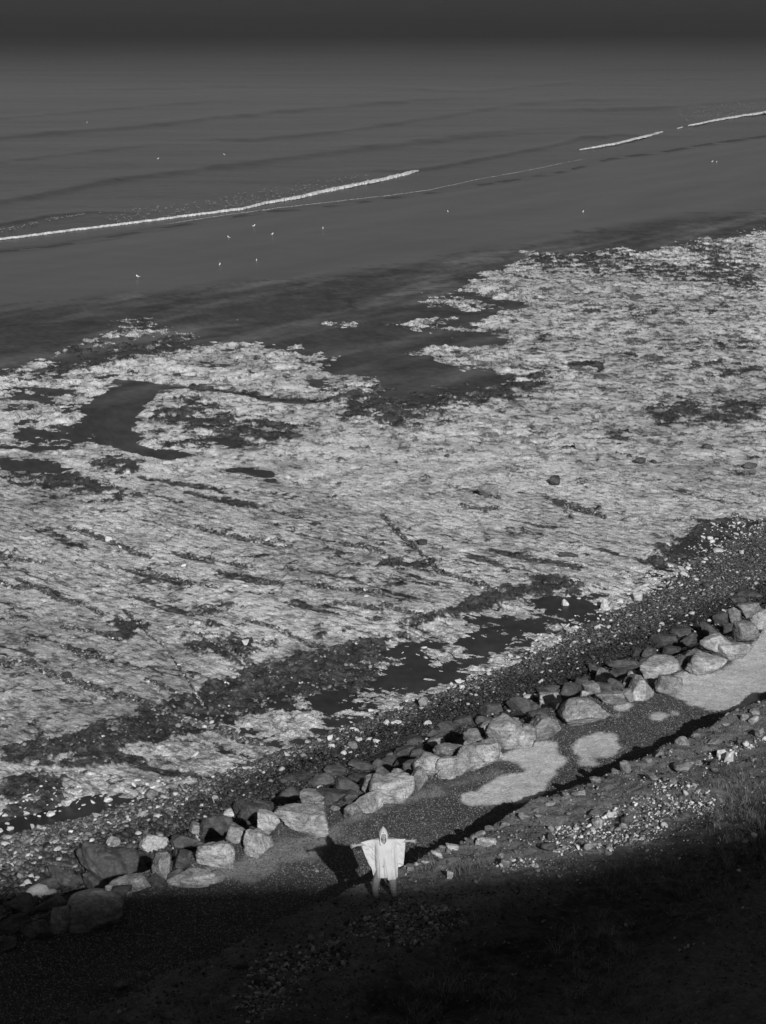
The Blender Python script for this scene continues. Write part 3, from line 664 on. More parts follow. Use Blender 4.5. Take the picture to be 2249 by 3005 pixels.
#PART2
# ------------------------------------------------------------------ rocks
def ico(sub):
    bm = bmesh.new(); bmesh.ops.create_icosphere(bm, subdivisions=sub, radius=1.0)
    v = np.array([p.co[:] for p in bm.verts]); f = np.array([[q.index for q in p.verts] for p in bm.faces]); bm.free(); return v, f
ICO = {k: ico(k) for k in (1, 2, 4, 5)}
def n3(p, sc, seed, o=4, gain=.55):
    x, y, z = p[:, 0] * sc, p[:, 1] * sc, p[:, 2] * sc
    return (fbm(x + .37 * z, y - .21 * z, o, seed, gain) + fbm(y + .3 * x, z + .2 * y, o, seed + 7, gain) + fbm(z - .25 * y, x + .33 * z, o, seed + 13, gain)) / 1.7
def rock_verts(rng, sub, sharp=12, planes=16, rough=.06):
    d, f = ICO[sub]
    n = rng.normal(size=(planes, 3)); n /= np.linalg.norm(n, axis=1)[:, None]
    dist = rng.uniform(.55, .95, planes)
    n = np.vstack([n, [[0, 0, -1], [0, 0, 1]]]); dist = np.append(dist, [.8, rng.uniform(.7, .95)])
    q = np.clip(d @ n.T, 0, None) / dist
    r = (q ** sharp).sum(1) ** (-1 / sharp)
    r = np.clip(r, .3, 1.35)
    v = d * r[:, None]
    if sub >= 4:
        sd = int(rng.integers(1000))
        k = n3(v, 1.6, sd, 5, .6); k2 = n3(v * [1, 1, 2.6], 2.5, sd + 3, 3)
        v = v * (1 + rough * 1.3 * k + rough * 1.1 * np.round(k2 * 2.6) / 2.6)[:, None]
    return v / np.abs(v).max(0), f
def place_rock(name, u, v, w, h, kind, rng, sub, bury=.45, tilt=.25, group=None, ground=None):
    """u, v centre and w, h size in photo pixels -> a real stone resting on the ground there"""
    g = ground or ground_z
    zs = np.linspace(7, -.6, 381); X_, Y_ = P(u, v, zs); G_ = g(X_, Y_); zc = 2.0; off = 0.0
    for _ in range(3):                                    # first meeting of the line of sight with the ground, raised to the stone's centre
        hit = np.where(zs <= G_ + off)[0]; k = hit[0] if len(hit) else -1
        x, y, zc = float(X_[k]), float(Y_[k]), float(zs[k])
        dpt = float(proj(x, y, zc)[2]); a = .5 * w * dpt / F; hh = .5 * h * dpt / F
        b = a * rngb(u, v) * (.68 if w > 1.8 * h else 1); c = max(math.sqrt(max(hh * hh - (.40 * b) ** 2, 0)) / .9, .26 * a); off = c * (1 - bury)
    vv, f = rock_verts(rng, sub, sharp=rng.choice([16, 28, 44]), planes=int(rng.integers(9, 15)), rough=.06)
    vv = vv * [a * BIG[0], b * BIG[0], c * BIG[0]]
    ang = rng.normal(0, tilt * .5)
    R = np.array(Matrix.Rotation(ang, 3, 'Y') @ Matrix.Rotation(rng.normal(0, tilt * .4), 3, 'X') @ Matrix.Rotation(rng.normal(0, .35), 3, 'Z'))
    vv = vv @ R.T
    o = mesh_obj(name, vv, f, ROCK[kind])
    o.location = (x, y, zc)
    return o
BIG = [1.06]
def rngb(u, v): return .75 + .25 * ((u * .37 + v * .13) % 1.0)
RNG = np.random.default_rng(11)
ORD = ['first', 'second', 'third', 'fourth', 'fifth', 'sixth', 'seventh', 'eighth', 'ninth', 'tenth', 'eleventh', 'twelfth', 'thirteenth', 'fourteenth', 'fifteenth',
       'sixteenth', 'seventeenth', 'eighteenth', 'nineteenth', 'twentieth']
def nth(i):
    if i < 20: return ORD[i]
    t = ['twenty', 'thirty', 'forty', 'fifty', 'sixty', 'seventy', 'eighty', 'ninety'][(i + 1) // 10 - 2]; k = (i + 1) % 10
    return t + '-' + ORD[k - 1] if k else t[:-1] + 'ieth'
def rocks(table, name, cat, group, phrase, sub=4, bury=.45, tilt=.25, ground=None):
    """table rows: crop fn, x, y, w, h, kind, own label or None; unlabelled ones are told apart by their order along the row"""
    rows = []
    for r in table:
        fn, x, y, w, h, kd = r[:6]; lab = r[6] if len(r) > 6 else None
        (u, v), = fn([(x, y)]); (u2, v2), = fn([(x + w, y + h)]); rows.append((u, v, u2 - u, v2 - v, kd, lab))
    rows.sort(key=lambda q: q[0]); n = 0
    for u, v, w, h, kd, lab in rows:
        big = w > 60
        o = place_rock(name, u, v, w, h, kd, RNG, 5 if big and sub >= 4 else sub, bury, tilt, ground=ground)
        if not lab: lab = phrase % nth(n); n += 1
        tag(o, lab, cat, group)
ARM = 'boulders of the rock armour'
LIT = [
 (CA, 435, 640, 385, 150, 'p', 'broad pale boulder with dark stained top, nearest boulder to the hooded person'), (CA, 172, 665, 135, 140, 'p', 'upright pale boulder leaning over a dark gap left of the broad stained one'),
 (CA, 130, 775, 175, 150, 'p', 'rounded pale boulder at the gravel edge below the upright one'), (CA, 945, 455, 250, 170, 'p', 'large humped pale boulder up the path from the broad stained one'),
 (CA, 1090, 395, 105, 150, 'm'), (CA, 790, 430, 125, 110, 'm'), (CA, 800, 530, 185, 120, 'p'), (CA, 690, 590, 120, 110, 'm'), (CA, 1160, 290, 225, 130, 'p', 'flat-topped pale boulder with a veined face above the middle of the path'),
 (CA, 1290, 210, 190, 85, 'm'), (CA, 1320, 310, 240, 120, 'p'), (CA, 1480, 235, 290, 170, 'p', 'long wedge-shaped boulder with layered dark left end'), (CA, 1215, 165, 120, 70, 'm'), (CA, 1250, 350, 150, 70, 'p'),
 (CR, 195, 985, 250, 165, 'p', 'pyramid-shaped pale boulder standing at the head of the first pale drift'), (CR, 50, 1080, 210, 120, 'p'), (CR, 400, 945, 215, 150, 'm', 'pointed grey boulder right of the pyramid-shaped one'),
 (CR, 600, 860, 290, 175, 'p', 'largest creased pale boulder of the row beside the dark gravel'), (CR, 400, 795, 155, 100, 'p'), (CR, 780, 775, 185, 85, 'm'), (CR, 862, 762, 62, 70, 'm'), (CR, 940, 722, 160, 125, 'p', 'smooth pale boulder touching the corner of the big pale drift'),
 (CR, 1095, 705, 155, 110, 'm', 'dark-sided boulder half sunk in the edge of the big pale drift'), (CR, 1030, 612, 245, 115, 'p', 'long loaf-shaped boulder above the corner of the big pale drift'), (CR, 1295, 590, 235, 115, 'p', 'smooth round boulder resting on the big pale drift'),
 (CR, 1245, 540, 120, 75, 'm'), (CR, 1370, 475, 180, 115, 'p', 'dome-shaped light boulder above the smooth round one'), (CR, 1470, 500, 205, 105, 'p'), (CR, 1525, 402, 160, 120, 'm', 'dark grey round boulder near the right edge'), (CR, 1625, 325, 130, 110, 'p'),
 (CR, 1480, 310, 75, 100, 'm'), (CR, 1565, 278, 145, 80, 'm'), (CR, 720, 650, 95, 80, 'm'), (CR, 645, 722, 110, 85, 'm'), (CR, 300, 1000, 90, 120, 'm'),
 (CL, 815, 615, 275, 95, 'm', 'flat-topped boulder crossed by the edge of the big shadow'), (CL, 1180, 565, 330, 100, 'p', 'low flat slab leading from the gravel towards the shaded slope'), (CL, 1345, 430, 275, 160, 'p', 'big pale boulder with scalloped foot above the low slab'),
 (CL, 985, 490, 130, 170, 'm', 'egg-shaped grey boulder between two dark slabs'), (CL, 1110, 470, 125, 150, 'd'), (CL, 1440, 295, 195, 100, 'm'), (CL, 1320, 560, 150, 70, 'm'),
]
BIG[0] = 1.16
rocks(LIT, 'boulder', 'boulder', ARM, '%s unstained sunlit boulder from the left along the gravel path', bury=.15)
BIG[0] = 1.2
BIG[0] = 1.0
FILL = []
for k in range(46):
    t_ = RNG.uniform(31, 66); s_ = RNG.uniform(38.9, 40.1); fx, fy = XY(s_, t_); fu, fv, fd = proj(fx, fy, 2.65); w_ = RNG.uniform(.18, .42) * F / fd
    FILL.append((crop(0, 0, 1), float(fu), float(fv), float(w_), float(w_ * RNG.uniform(.5, .8)), RNG.choice(['m', 'p', 'm'])))
rocks(FILL, 'stone', 'stone', 'small stones packed between the boulders and the path', '%s small stone from the left tucked at the foot of the sunlit boulders', bury=.45, tilt=.6)
BIG[0] = 1.2
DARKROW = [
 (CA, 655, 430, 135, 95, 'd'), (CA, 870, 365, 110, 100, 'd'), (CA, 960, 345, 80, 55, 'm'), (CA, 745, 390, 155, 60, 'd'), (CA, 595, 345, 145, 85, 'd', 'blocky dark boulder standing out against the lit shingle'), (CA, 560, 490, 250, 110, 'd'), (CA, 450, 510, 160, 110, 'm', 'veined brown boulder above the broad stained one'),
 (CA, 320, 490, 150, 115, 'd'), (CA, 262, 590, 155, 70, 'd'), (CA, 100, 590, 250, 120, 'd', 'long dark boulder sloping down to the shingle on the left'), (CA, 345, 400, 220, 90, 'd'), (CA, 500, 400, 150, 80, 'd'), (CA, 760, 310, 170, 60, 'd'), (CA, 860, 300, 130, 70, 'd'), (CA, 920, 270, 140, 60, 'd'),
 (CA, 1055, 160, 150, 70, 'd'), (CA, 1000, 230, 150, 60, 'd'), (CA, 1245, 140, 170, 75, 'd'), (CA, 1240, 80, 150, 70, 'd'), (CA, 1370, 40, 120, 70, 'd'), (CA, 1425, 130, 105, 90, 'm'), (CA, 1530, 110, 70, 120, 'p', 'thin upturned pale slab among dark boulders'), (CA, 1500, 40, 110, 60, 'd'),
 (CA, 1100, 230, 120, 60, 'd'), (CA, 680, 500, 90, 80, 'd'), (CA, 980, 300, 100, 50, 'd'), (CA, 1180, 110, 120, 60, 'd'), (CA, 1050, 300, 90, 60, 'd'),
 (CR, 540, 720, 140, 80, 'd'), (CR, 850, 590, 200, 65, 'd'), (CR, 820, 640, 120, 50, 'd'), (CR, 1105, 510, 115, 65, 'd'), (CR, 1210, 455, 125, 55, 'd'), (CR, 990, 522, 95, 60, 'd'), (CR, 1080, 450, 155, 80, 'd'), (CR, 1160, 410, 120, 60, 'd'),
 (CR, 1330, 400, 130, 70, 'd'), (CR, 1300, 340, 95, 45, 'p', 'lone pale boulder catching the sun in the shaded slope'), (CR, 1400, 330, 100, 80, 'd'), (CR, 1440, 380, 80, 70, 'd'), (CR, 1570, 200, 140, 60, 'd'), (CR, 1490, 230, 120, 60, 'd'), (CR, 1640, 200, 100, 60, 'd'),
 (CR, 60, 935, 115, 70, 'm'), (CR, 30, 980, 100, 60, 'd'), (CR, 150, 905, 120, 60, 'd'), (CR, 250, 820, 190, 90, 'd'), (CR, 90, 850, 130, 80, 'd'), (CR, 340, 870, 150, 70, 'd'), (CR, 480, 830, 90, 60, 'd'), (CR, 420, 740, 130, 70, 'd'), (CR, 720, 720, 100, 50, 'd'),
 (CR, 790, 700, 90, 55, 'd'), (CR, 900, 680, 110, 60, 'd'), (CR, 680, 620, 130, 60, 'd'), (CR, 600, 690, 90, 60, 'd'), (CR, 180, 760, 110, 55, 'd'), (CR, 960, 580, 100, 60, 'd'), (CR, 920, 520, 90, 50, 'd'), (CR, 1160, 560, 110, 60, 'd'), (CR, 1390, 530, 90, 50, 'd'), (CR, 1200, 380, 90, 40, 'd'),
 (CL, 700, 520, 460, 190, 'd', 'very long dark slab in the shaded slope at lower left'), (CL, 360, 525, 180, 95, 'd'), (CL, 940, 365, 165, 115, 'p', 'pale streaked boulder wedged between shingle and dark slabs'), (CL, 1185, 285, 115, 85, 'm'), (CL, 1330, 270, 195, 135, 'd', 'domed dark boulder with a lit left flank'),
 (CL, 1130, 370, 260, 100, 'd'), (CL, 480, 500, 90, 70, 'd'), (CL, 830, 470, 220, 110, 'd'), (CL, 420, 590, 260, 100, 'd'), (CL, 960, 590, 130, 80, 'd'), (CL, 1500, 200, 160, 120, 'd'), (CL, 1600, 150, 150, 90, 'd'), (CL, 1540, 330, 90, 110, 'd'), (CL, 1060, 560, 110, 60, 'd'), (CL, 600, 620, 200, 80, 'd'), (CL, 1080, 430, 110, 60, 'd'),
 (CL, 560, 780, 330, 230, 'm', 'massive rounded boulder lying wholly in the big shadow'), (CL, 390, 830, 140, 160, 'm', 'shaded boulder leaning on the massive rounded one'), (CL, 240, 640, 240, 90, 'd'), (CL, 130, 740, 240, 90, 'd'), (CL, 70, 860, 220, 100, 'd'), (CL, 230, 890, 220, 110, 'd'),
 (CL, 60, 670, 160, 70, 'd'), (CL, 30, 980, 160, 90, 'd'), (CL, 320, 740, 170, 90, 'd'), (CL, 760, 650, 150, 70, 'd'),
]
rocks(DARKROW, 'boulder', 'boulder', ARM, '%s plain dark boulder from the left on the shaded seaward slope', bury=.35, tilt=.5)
BIG[0] = 1.06

BANKROW = [(CR, 850, 1182, 62, 85, 'm', 'upright grey block standing on the bank edge beside the dark shadow'), (CR, 682, 1252, 78, 55, 'm'), (CR, 590, 1320, 95, 42, 'm'), (CR, 510, 1335, 50, 40, 'm'), (CR, 1050, 1095, 60, 50, 'm'), (CR, 980, 1140, 110, 45, 'm'), (CR, 795, 1200, 70, 30, 'm'),
 (CR, 1170, 1032, 95, 55, 'm'), (CR, 1250, 990, 60, 30, 'm'), (CR, 1370, 1030, 100, 42, 'm'), (CR, 1425, 935, 60, 30, 'm'), (CR, 1580, 905, 70, 45, 'p', 'pale rounded stone on the bank edge near the right side'), (CR, 1590, 858, 75, 50, 'm'), (CR, 1530, 890, 50, 50, 'm'), (CR, 1350, 950, 60, 30, 'm'),
 (CR, 450, 1370, 60, 30, 'm'), (CR, 420, 1385, 80, 35, 'p'), (CB, 75, 258, 78, 42, 'm'), (CB, 155, 235, 66, 34, 'm'), (CB, 270, 190, 66, 46, 'm', 'squarish grey stone on the bank edge'), (CB, 335, 155, 60, 32, 'm'), (CB, 355, 187, 56, 22, 'p'), (CB, 20, 290, 60, 30, 'm'),
 (CA, 1515, 770, 145, 58, 'p', 'long pale slab among earth on the bank right of the person'), (CA, 1440, 745, 60, 40, 'm'), (CA, 1310, 800, 105, 42, 'p'), (CA, 1212, 845, 95, 62, 'p', 'cracked pale boulder on the bank edge nearest the person'), (CA, 1130, 887, 62, 26, 'p'), (CA, 1088, 902, 42, 24, 'p'), (CA, 1050, 930, 55, 32, 'm'), (CA, 1170, 830, 40, 26, 'm')]
rocks(BANKROW, 'bank_stone', 'stone', 'stones along the edge of the bank', '%s ordinary grey stone from the left along the bank edge', bury=.4, tilt=.4)
UPPER = [(CR, 1190, 1170, 125, 75, 'm'), (CR, 1400, 1105, 60, 60, 'w'), (CR, 1440, 1120, 60, 80, 'w', 'white upright block in the rubble near the right edge'), (CR, 1350, 1155, 60, 60, 'd'), (CR, 1005, 1232, 90, 45, 'm'), (CR, 1115, 1260, 60, 45, 'm'), (CR, 1370, 1190, 50, 30, 'm'), (CR, 1500, 1030, 60, 50, 'd'), (CR, 1540, 1040, 50, 40, 'w'), (CR, 1620, 980, 60, 60, 'm'),
 (CB, 415, 362, 105, 62, 'd', 'dark angular block tipped forward in the white rubble'), (CB, 692, 232, 78, 72, 'p', 'tilted stone with a dark left face in the rubble'), (CB, 670, 170, 72, 46, 'm'), (CB, 862, 205, 90, 55, 'd', 'dark flat slab lying on white rubble'), (CB, 765, 182, 60, 46, 'w'), (CB, 740, 185, 40, 30, 'w'), (CB, 175, 452, 76, 42, 'm'), (CB, 412, 308, 56, 46, 'd'), (CB, 650, 356, 80, 40, 'm'),
 (CB, 480, 380, 70, 30, 'm'), (CB, 840, 240, 60, 36, 'm'), (CB, 430, 260, 50, 34, 'p'), (CB, 60, 332, 135, 62, 'p', 'bright crumbly chalk mound left in the grass'), (CB, 345, 495, 40, 24, 'm'), (CB, 750, 400, 40, 28, 'm'), (CA, 1630, 900, 74, 56, 'm'), (CA, 1285, 972, 50, 50, 'w', 'small white block in the grass right of the person'), (CA, 1600, 850, 50, 30, 'm'),
 (CL, 740, 1225, 95, 80, 'd'), (CL, 850, 1165, 45, 42, 'm'), (CL, 850, 1240, 50, 50, 'd'), (CL, 1460, 1110, 110, 50, 'd'), (CL, 1570, 1190, 110, 55, 'd'), (CL, 1250, 1310, 90, 60, 'd'), (CL, 600, 1260, 60, 40, 'd'), (CL, 1020, 1420, 110, 40, 'd'), (CL, 780, 830, 60, 40, 'd')]
rocks(UPPER, 'slope_stone', 'stone', 'stones scattered on the upper bank', '%s plain stone from the left on the upper bank', bury=.35, tilt=.5)
LOOSE = [(CL, 352, 402, 62, 48, 'w'), (CL, 700, 370, 112, 80, 'p', 'large pale boulder alone on the shingle at lower left'), (CL, 862, 192, 82, 52, 'p', 'box-shaped pale stone on the shingle'), (CL, 302, 190, 62, 38, 'w'), (CL, 960, 152, 36, 42, 'w'), (CL, 1402, 188, 84, 60, 'w', 'triangular white stone against the dark boulders'), (CL, 920, 65, 90, 72, 'm', 'round grey boulder where reef meets shingle at left'), (CL, 1300, 90, 70, 46, 'p'), (CL, 590, 195, 70, 34, 'p'),
 (CL, 1020, 160, 50, 44, 'm'), (CL, 1070, 165, 54, 34, 'p'), (CL, 410, 115, 90, 46, 'w'), (CL, 365, 130, 40, 26, 'w'), (CL, 650, 98, 70, 32, 'w'), (CL, 30, 190, 40, 24, 'w'), (CL, 160, 182, 44, 26, 'w'), (CL, 65, 500, 60, 44, 'w'), (CL, 60, 270, 50, 30, 'w'), (CL, 200, 420, 50, 40, 'm'), (CL, 200, 260, 40, 30, 'w'), (CL, 330, 360, 40, 28, 'w'), (CL, 410, 370, 44, 24, 'w'),
 (CL, 130, 570, 60, 44, 'm'), (CL, 620, 300, 40, 24, 'w'), (CL, 27, 602, 40, 24, 'w'), (CL, 250, 575, 60, 32, 'm'),
 (CA, 572, 188, 62, 36, 'w', 'clean oval white stone on the open shingle'), (CA, 968, 40, 66, 34, 'w'), (CA, 900, 46, 50, 40, 'w'), (CA, 842, 158, 50, 34, 'w'), (CA, 790, 150, 60, 26, 'w'), (CA, 735, 150, 50, 30, 'w'), (CA, 395, 243, 42, 34, 'm'), (CA, 422, 158, 40, 34, 'p'), (CA, 455, 345, 80, 46, 'p'), (CA, 60, 316, 80, 26, 'w', 'flat white slab at the left end of the middle shingle'), (CA, 265, 415, 34, 26, 'w'), (CA, 655, 200, 40, 22, 'w'), (CA, 1150, 46, 60, 34, 'w'), (CA, 700, 80, 50, 20, 'w'), (CA, 700, 185, 80, 50, 'm'), (CA, 560, 135, 40, 36, 'w'),
 (C6, 955, 700, 42, 52, 'w', 'tall white boulder with a smaller one against it near the reef edge'), (C6, 985, 705, 26, 34, 'p'), (C6, 1097, 665, 58, 46, 'w', 'white boulder with a dark hollow on its left side'), (C6, 785, 690, 40, 32, 'w'), (C6, 175, 1122, 42, 50, 'm', 'round dark grey boulder in the shingle'), (C6, 258, 932, 44, 24, 'm'), (C6, 315, 900, 62, 24, 'p', 'crumbly white outcrop in the wet sand'), (C6, 930, 798, 34, 26, 'w'), (C6, 715, 935, 28, 18, 'w'), (C6, 175, 884, 34, 12, 'w'), (C6, 325, 1028, 40, 22, 'w'), (C6, 1012, 715, 36, 14, 'w'), (C6, 340, 1055, 30, 20, 'w'), (C6, 880, 858, 30, 14, 'w'),
 (C6, 750, 162, 58, 46, 'd', 'dark weedy boulder standing on the reef'), (C6, 460, 200, 105, 52, 'm', 'broad grey outcrop standing on the middle of the reef'), (C6, 1110, 78, 52, 34, 'd'), (C6, 855, 18, 70, 32, 'p'), (C6, 275, 55, 26, 16, 'd'), (C6, 1550, 475, 20, 22, 'w'), (C6, 1400, 15, 60, 24, 'd'), (C6, 500, 235, 20, 20, 'd'), (C6, 1590, 95, 90, 30, 'd', 'low weed-covered outcrop near the right edge of the reef'), (C6, 1170, 80, 30, 18, 'd'),
 (C5, 1062, 716, 36, 26, 'w', 'round white boulder in the dark hollow of the reef'), (C5, 850, 630, 34, 18, 'w'), (C5, 470, 268, 40, 28, 'w'), (C5, 1210, 292, 46, 18, 'w'), (C5, 1155, 270, 34, 16, 'w'), (C5, 795, 382, 26, 14, 'w'), (C5, 45, 540, 0, 0, 'w')][:-1]
def reef_ground(x, y):
    x = np.atleast_1d(x); y = np.atleast_1d(y); u, v, d = proj(x, y, .1); s = ST(x, y)[0]; return np.where(s > 46, np.maximum(reef_h(x, y, u, v)[0], 0) + .25 * sst(50.5, 46.5, s), land_z(s, ST(x, y)[1]))
rocks(LOOSE, 'loose_stone', 'stone', 'loose stones on reef and shingle', '%s ordinary loose stone from the left on reef and shingle', sub=4, bury=.3, tilt=.4, ground=reef_ground)

# driftwood
def log_obj(u, v, w, ang, r, kind, label):
    x, y = P(u, v, .35); x = float(x); y = float(y); d = float(proj(x, y, .35)[2]); ln = w * d / F
    k = 40; a = np.linspace(0, 1, k); ring = 10; vv = []
    for i, t in enumerate(a):
        rr = r * (1 - .35 * t) * (.25 if i in (0, k - 1) else 1)
        for j in range(ring):
            q = 2 * math.pi * j / ring
            n = 1 + .16 * math.sin(3 * q + 5 * t) + .1 * math.sin(11 * t + q)
            vv.append(((t - .5) * ln, rr * n * math.cos(q) * (1.9 if kind == 'plank' else 1) + .04 * math.sin(5 * t), rr * n * math.sin(q) * (.45 if kind == 'plank' else 1) + .03 * math.sin(4 * t)))
    f = [(i * ring + j, i * ring + (j + 1) % ring, (i + 1) * ring + (j + 1) % ring, (i + 1) * ring + j) for i in range(k - 1) for j in range(ring)]
    o = mesh_obj('driftwood', vv, f, WOOD); o.location = (x, y, max(float(reef_ground(x, y)[0]), .1) + r * .6); o.rotation_euler = (0, 0, ang)
    tag(o, label, 'driftwood', 'driftwood on the reef')
WOOD = plain('weathered_wood', .045, .9, 12, .5, 1.6, .5, .02)
log_obj(*C6([(170, 418)])[0], 34, math.radians(-68), .16, 'plank', 'thick dark wooden plank lying slantwise on the reef')
log_obj(*C6([(803, 474)])[0], 58, math.radians(-14), .13, 'log', 'long straight drift log lying level on the reef')

# ------------------------------------------------------------------ pebbles, gravel and rubble
def scatter(name, pts, r, tn, label, kind='stuff', sub=1, mat=None, flat=.6, seed=0, variants=12, sink=.25):
    rng = np.random.default_rng(seed); n = len(pts)
    base, f = ICO[sub]; shapes = []
    for k in range(variants):
        v, _ = rock_verts(rng, sub, sharp=8, planes=9) if sub > 1 else (base * rng.uniform(.75, 1.15, (len(base), 1)), None)
        shapes.append(v)
    shapes = np.array(shapes); pick = rng.integers(variants, size=n)
    V = shapes[pick] * np.stack([r * rng.uniform(.8, 1.25, n), r * rng.uniform(.8, 1.2, n), r * flat * rng.uniform(.7, 1.3, n)], -1)[:, None, :]
    a = rng.uniform(0, 2 * math.pi, n); c, s_ = np.cos(a)[:, None], np.sin(a)[:, None]
    x = V[:, :, 0] * c - V[:, :, 1] * s_; y = V[:, :, 0] * s_ + V[:, :, 1] * c
    tx = rng.normal(0, .35, n)[:, None]; z = V[:, :, 2] + x * tx
    V = np.stack([x, y, z], -1) + pts[:, None, :]; V[:, :, 2] += (r * flat * (1 - sink * 2))[:, None]
    nf = base.shape[0]
    Fc = (f[None] + (np.arange(n) * nf)[:, None, None]).reshape(-1, 3)
    o = mesh_obj(name, V.reshape(-1, 3), Fc, mat or M['pebble'], smooth=sub > 1, tone=np.repeat(tn, nf))
    tag(o, label, name.replace('_', ' ').split()[-1], kind=kind); return o
def flint_tone(rng, n, white=.12):
    t = rng.lognormal(math.log(.075), .55, n); w = rng.random(n) < white
    t[w] = rng.uniform(.28, .55, w.sum()); m = rng.random(n) < .2; t[m & ~w] = rng.uniform(.12, .24, (m & ~w).sum()); return np.clip(t, .02, .6)
def build_shingle():
    rng = np.random.default_rng(21); n = 560000
    s = rng.uniform(44.5, 63, n); t = rng.uniform(22, 112, n); x, y = XY(s, t)
    u, v, d = proj(x, y, .2); m = samp(shing_soft, u, v) + .40 * fbm(x / 1.3, y / 1.3, 4, 400, .6) + 1.0 * sst(48.8, 47.6, s)
    ok = (u > -330) & (u < 2560) & (m > .42); s, t, x, y, u, v, m = [q[ok] for q in (s, t, x, y, u, v, m)]
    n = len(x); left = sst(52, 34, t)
    r = rng.lognormal(np.log(.031 + .019 * left), .36, n); big = rng.random(n) < .02 + .012 * left; r[big] *= rng.uniform(1.5, 2.4, big.sum())
    r *= np.clip(.6 + m, .7, 1.0)
    h = reef_h(x, y, u, v)[0]; z = np.maximum(np.clip(h, 0, .3) * .7, -.02) + .25 * sst(50.5, 46.5, s); z = np.where(s < 46.4, np.maximum(land_z(s, t), np.where(s > 45.4, .25, -1)), z)
    z = z + .05 * np.clip(m - .5, 0, 1)
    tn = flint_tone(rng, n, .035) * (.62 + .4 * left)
    tn = tn * (1 - .6 * sst(47.6, 46.6, s + .5 * pn(t / 1.5, s * 0, 440)))  # pebbles at the armour foot darkened to carry the boulders' shadow
    tn = np.where(big & (rng.random(n) < .35), rng.uniform(.25, .42, n), tn)
    pts = np.stack([x, y, z], -1); L = r > .085
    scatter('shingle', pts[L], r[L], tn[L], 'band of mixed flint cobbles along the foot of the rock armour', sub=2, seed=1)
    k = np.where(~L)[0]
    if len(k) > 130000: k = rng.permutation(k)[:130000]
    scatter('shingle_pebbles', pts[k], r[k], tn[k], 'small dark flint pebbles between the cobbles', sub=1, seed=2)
    # ragged little white slabs left standing in sand and shingle by the reef edge
    n = 9000; s = rng.uniform(48, 62, n); t = rng.uniform(25, 100, n); x, y = XY(s, t); u, v, d = proj(x, y, .1)
    m = samp(reef_s, u, v); mm = blur_edge(u, v) + .5 * fbm(x / 1.5, y / 1.5, 3, 410)
    ok = (mm > .35) & (s < 60); x, y, u, v, s = [q[ok] for q in (x, y, u, v, s)]
    r = rng.lognormal(math.log(.06), .5, len(x)); z = np.clip(reef_h(x, y, u, v)[0], 0, .3) + .2 * sst(50.5, 46.5, s)
    k = rng.permutation(len(x))[:1500]
    scatter('chalk_cobbles', np.stack([x, y, z], -1)[k], r[k], rng.uniform(.32, .55, len(k)), 'white chalk cobbles strewn where the reef meets the shingle', sub=2, seed=3, mat=M['rubble'], flat=.4)
    # dark pebbles caught in the joints of the reef
    n = 160000; u = rng.uniform(-200, 2400, n); v = rng.uniform(1480, 2200, n); x, y = P(u, v, .1); s, t = ST(x, y)
    cj = samp(chan, u, v); ok = (cj > .35) & (rng.random(n) < .8) | ((samp(kelp_s, u, v) > .6) & (rng.random(n) < .05)); x, y, u, v = [q[ok] for q in (x, y, u, v)]
    k = rng.permutation(len(x))[:8000]; x, y, u, v = x[k], y[k], u[k], v[k]
    z = np.clip(reef_h(x, y, u, v)[0], 0, .5)
    scatter('channel_pebbles', np.stack([x, y, z], -1), rng.lognormal(math.log(.055), .35, len(x)), flint_tone(rng, len(x), .05), 'dark pebbles caught in the joints of the reef', sub=1, seed=4)
BE = blur(((blur(reef, 12) > .25) & (blur(reef, 12) < .75) & (GV > 1500)).astype(float), 3)
def blur_edge(u, v): return samp(BE, u, v) * .8
build_shingle()
def build_gravel():
    rng = np.random.default_rng(31)
    n = 110000; s = rng.uniform(33.9, 40.2, n); t = rng.uniform(26, 74, n); x, y = XY(s, t); z = land_z(s, t); u, v, d = proj(x, y, z)
    pl = samp(pale_s, u, v); ok = (u > -150) & (u < 2400) & (rng.random(n) > .75 * pl); x, y, z, pl = [q[ok] for q in (x, y, z, pl)]
    tn = flint_tone(rng, len(x), .012) * (1 + 3.0 * pl)
    scatter('path_gravel', np.stack([x, y, z], -1), rng.lognormal(math.log(.014), .35, len(x)) * (1 - .3 * pl), np.clip(tn * 1.1, 0, .17 + .2 * pl), 'loose gravel stones on the path', sub=1, seed=5)
    n = 130000; s = rng.uniform(20, 33.4, n); t = rng.uniform(24, 66, n); x, y = XY(s, t); z = land_z(s, t); u, v, d = proj(x, y, z)
    m = .80 * samp(rub_s, u, v) + .75 * fbm(x / .9, y / .9, 5, 420, .68); ok = (u > -150) & (u < 2400) & ((m > .45) | (rng.random(n) < .22 + .5 * sst(27, 29.5, s))); x, y, z, m, u, v = [q[ok] for q in (x, y, z, m, u, v)]
    small = np.where(m > .45, .9, .5)
    tn = np.where(rng.random(len(x)) < .34 * (m > .45), rng.uniform(.25, .55, len(x)), flint_tone(rng, len(x), .04))
    tn = np.where(v > 2600, tn * .55, tn) * np.where(m > .45, 1, .8)  # foreground stones darkened as well, cliff shade put into their tone
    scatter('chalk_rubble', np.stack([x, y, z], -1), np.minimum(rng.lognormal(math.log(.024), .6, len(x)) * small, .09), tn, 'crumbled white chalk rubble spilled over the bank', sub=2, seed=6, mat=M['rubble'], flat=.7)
build_gravel()

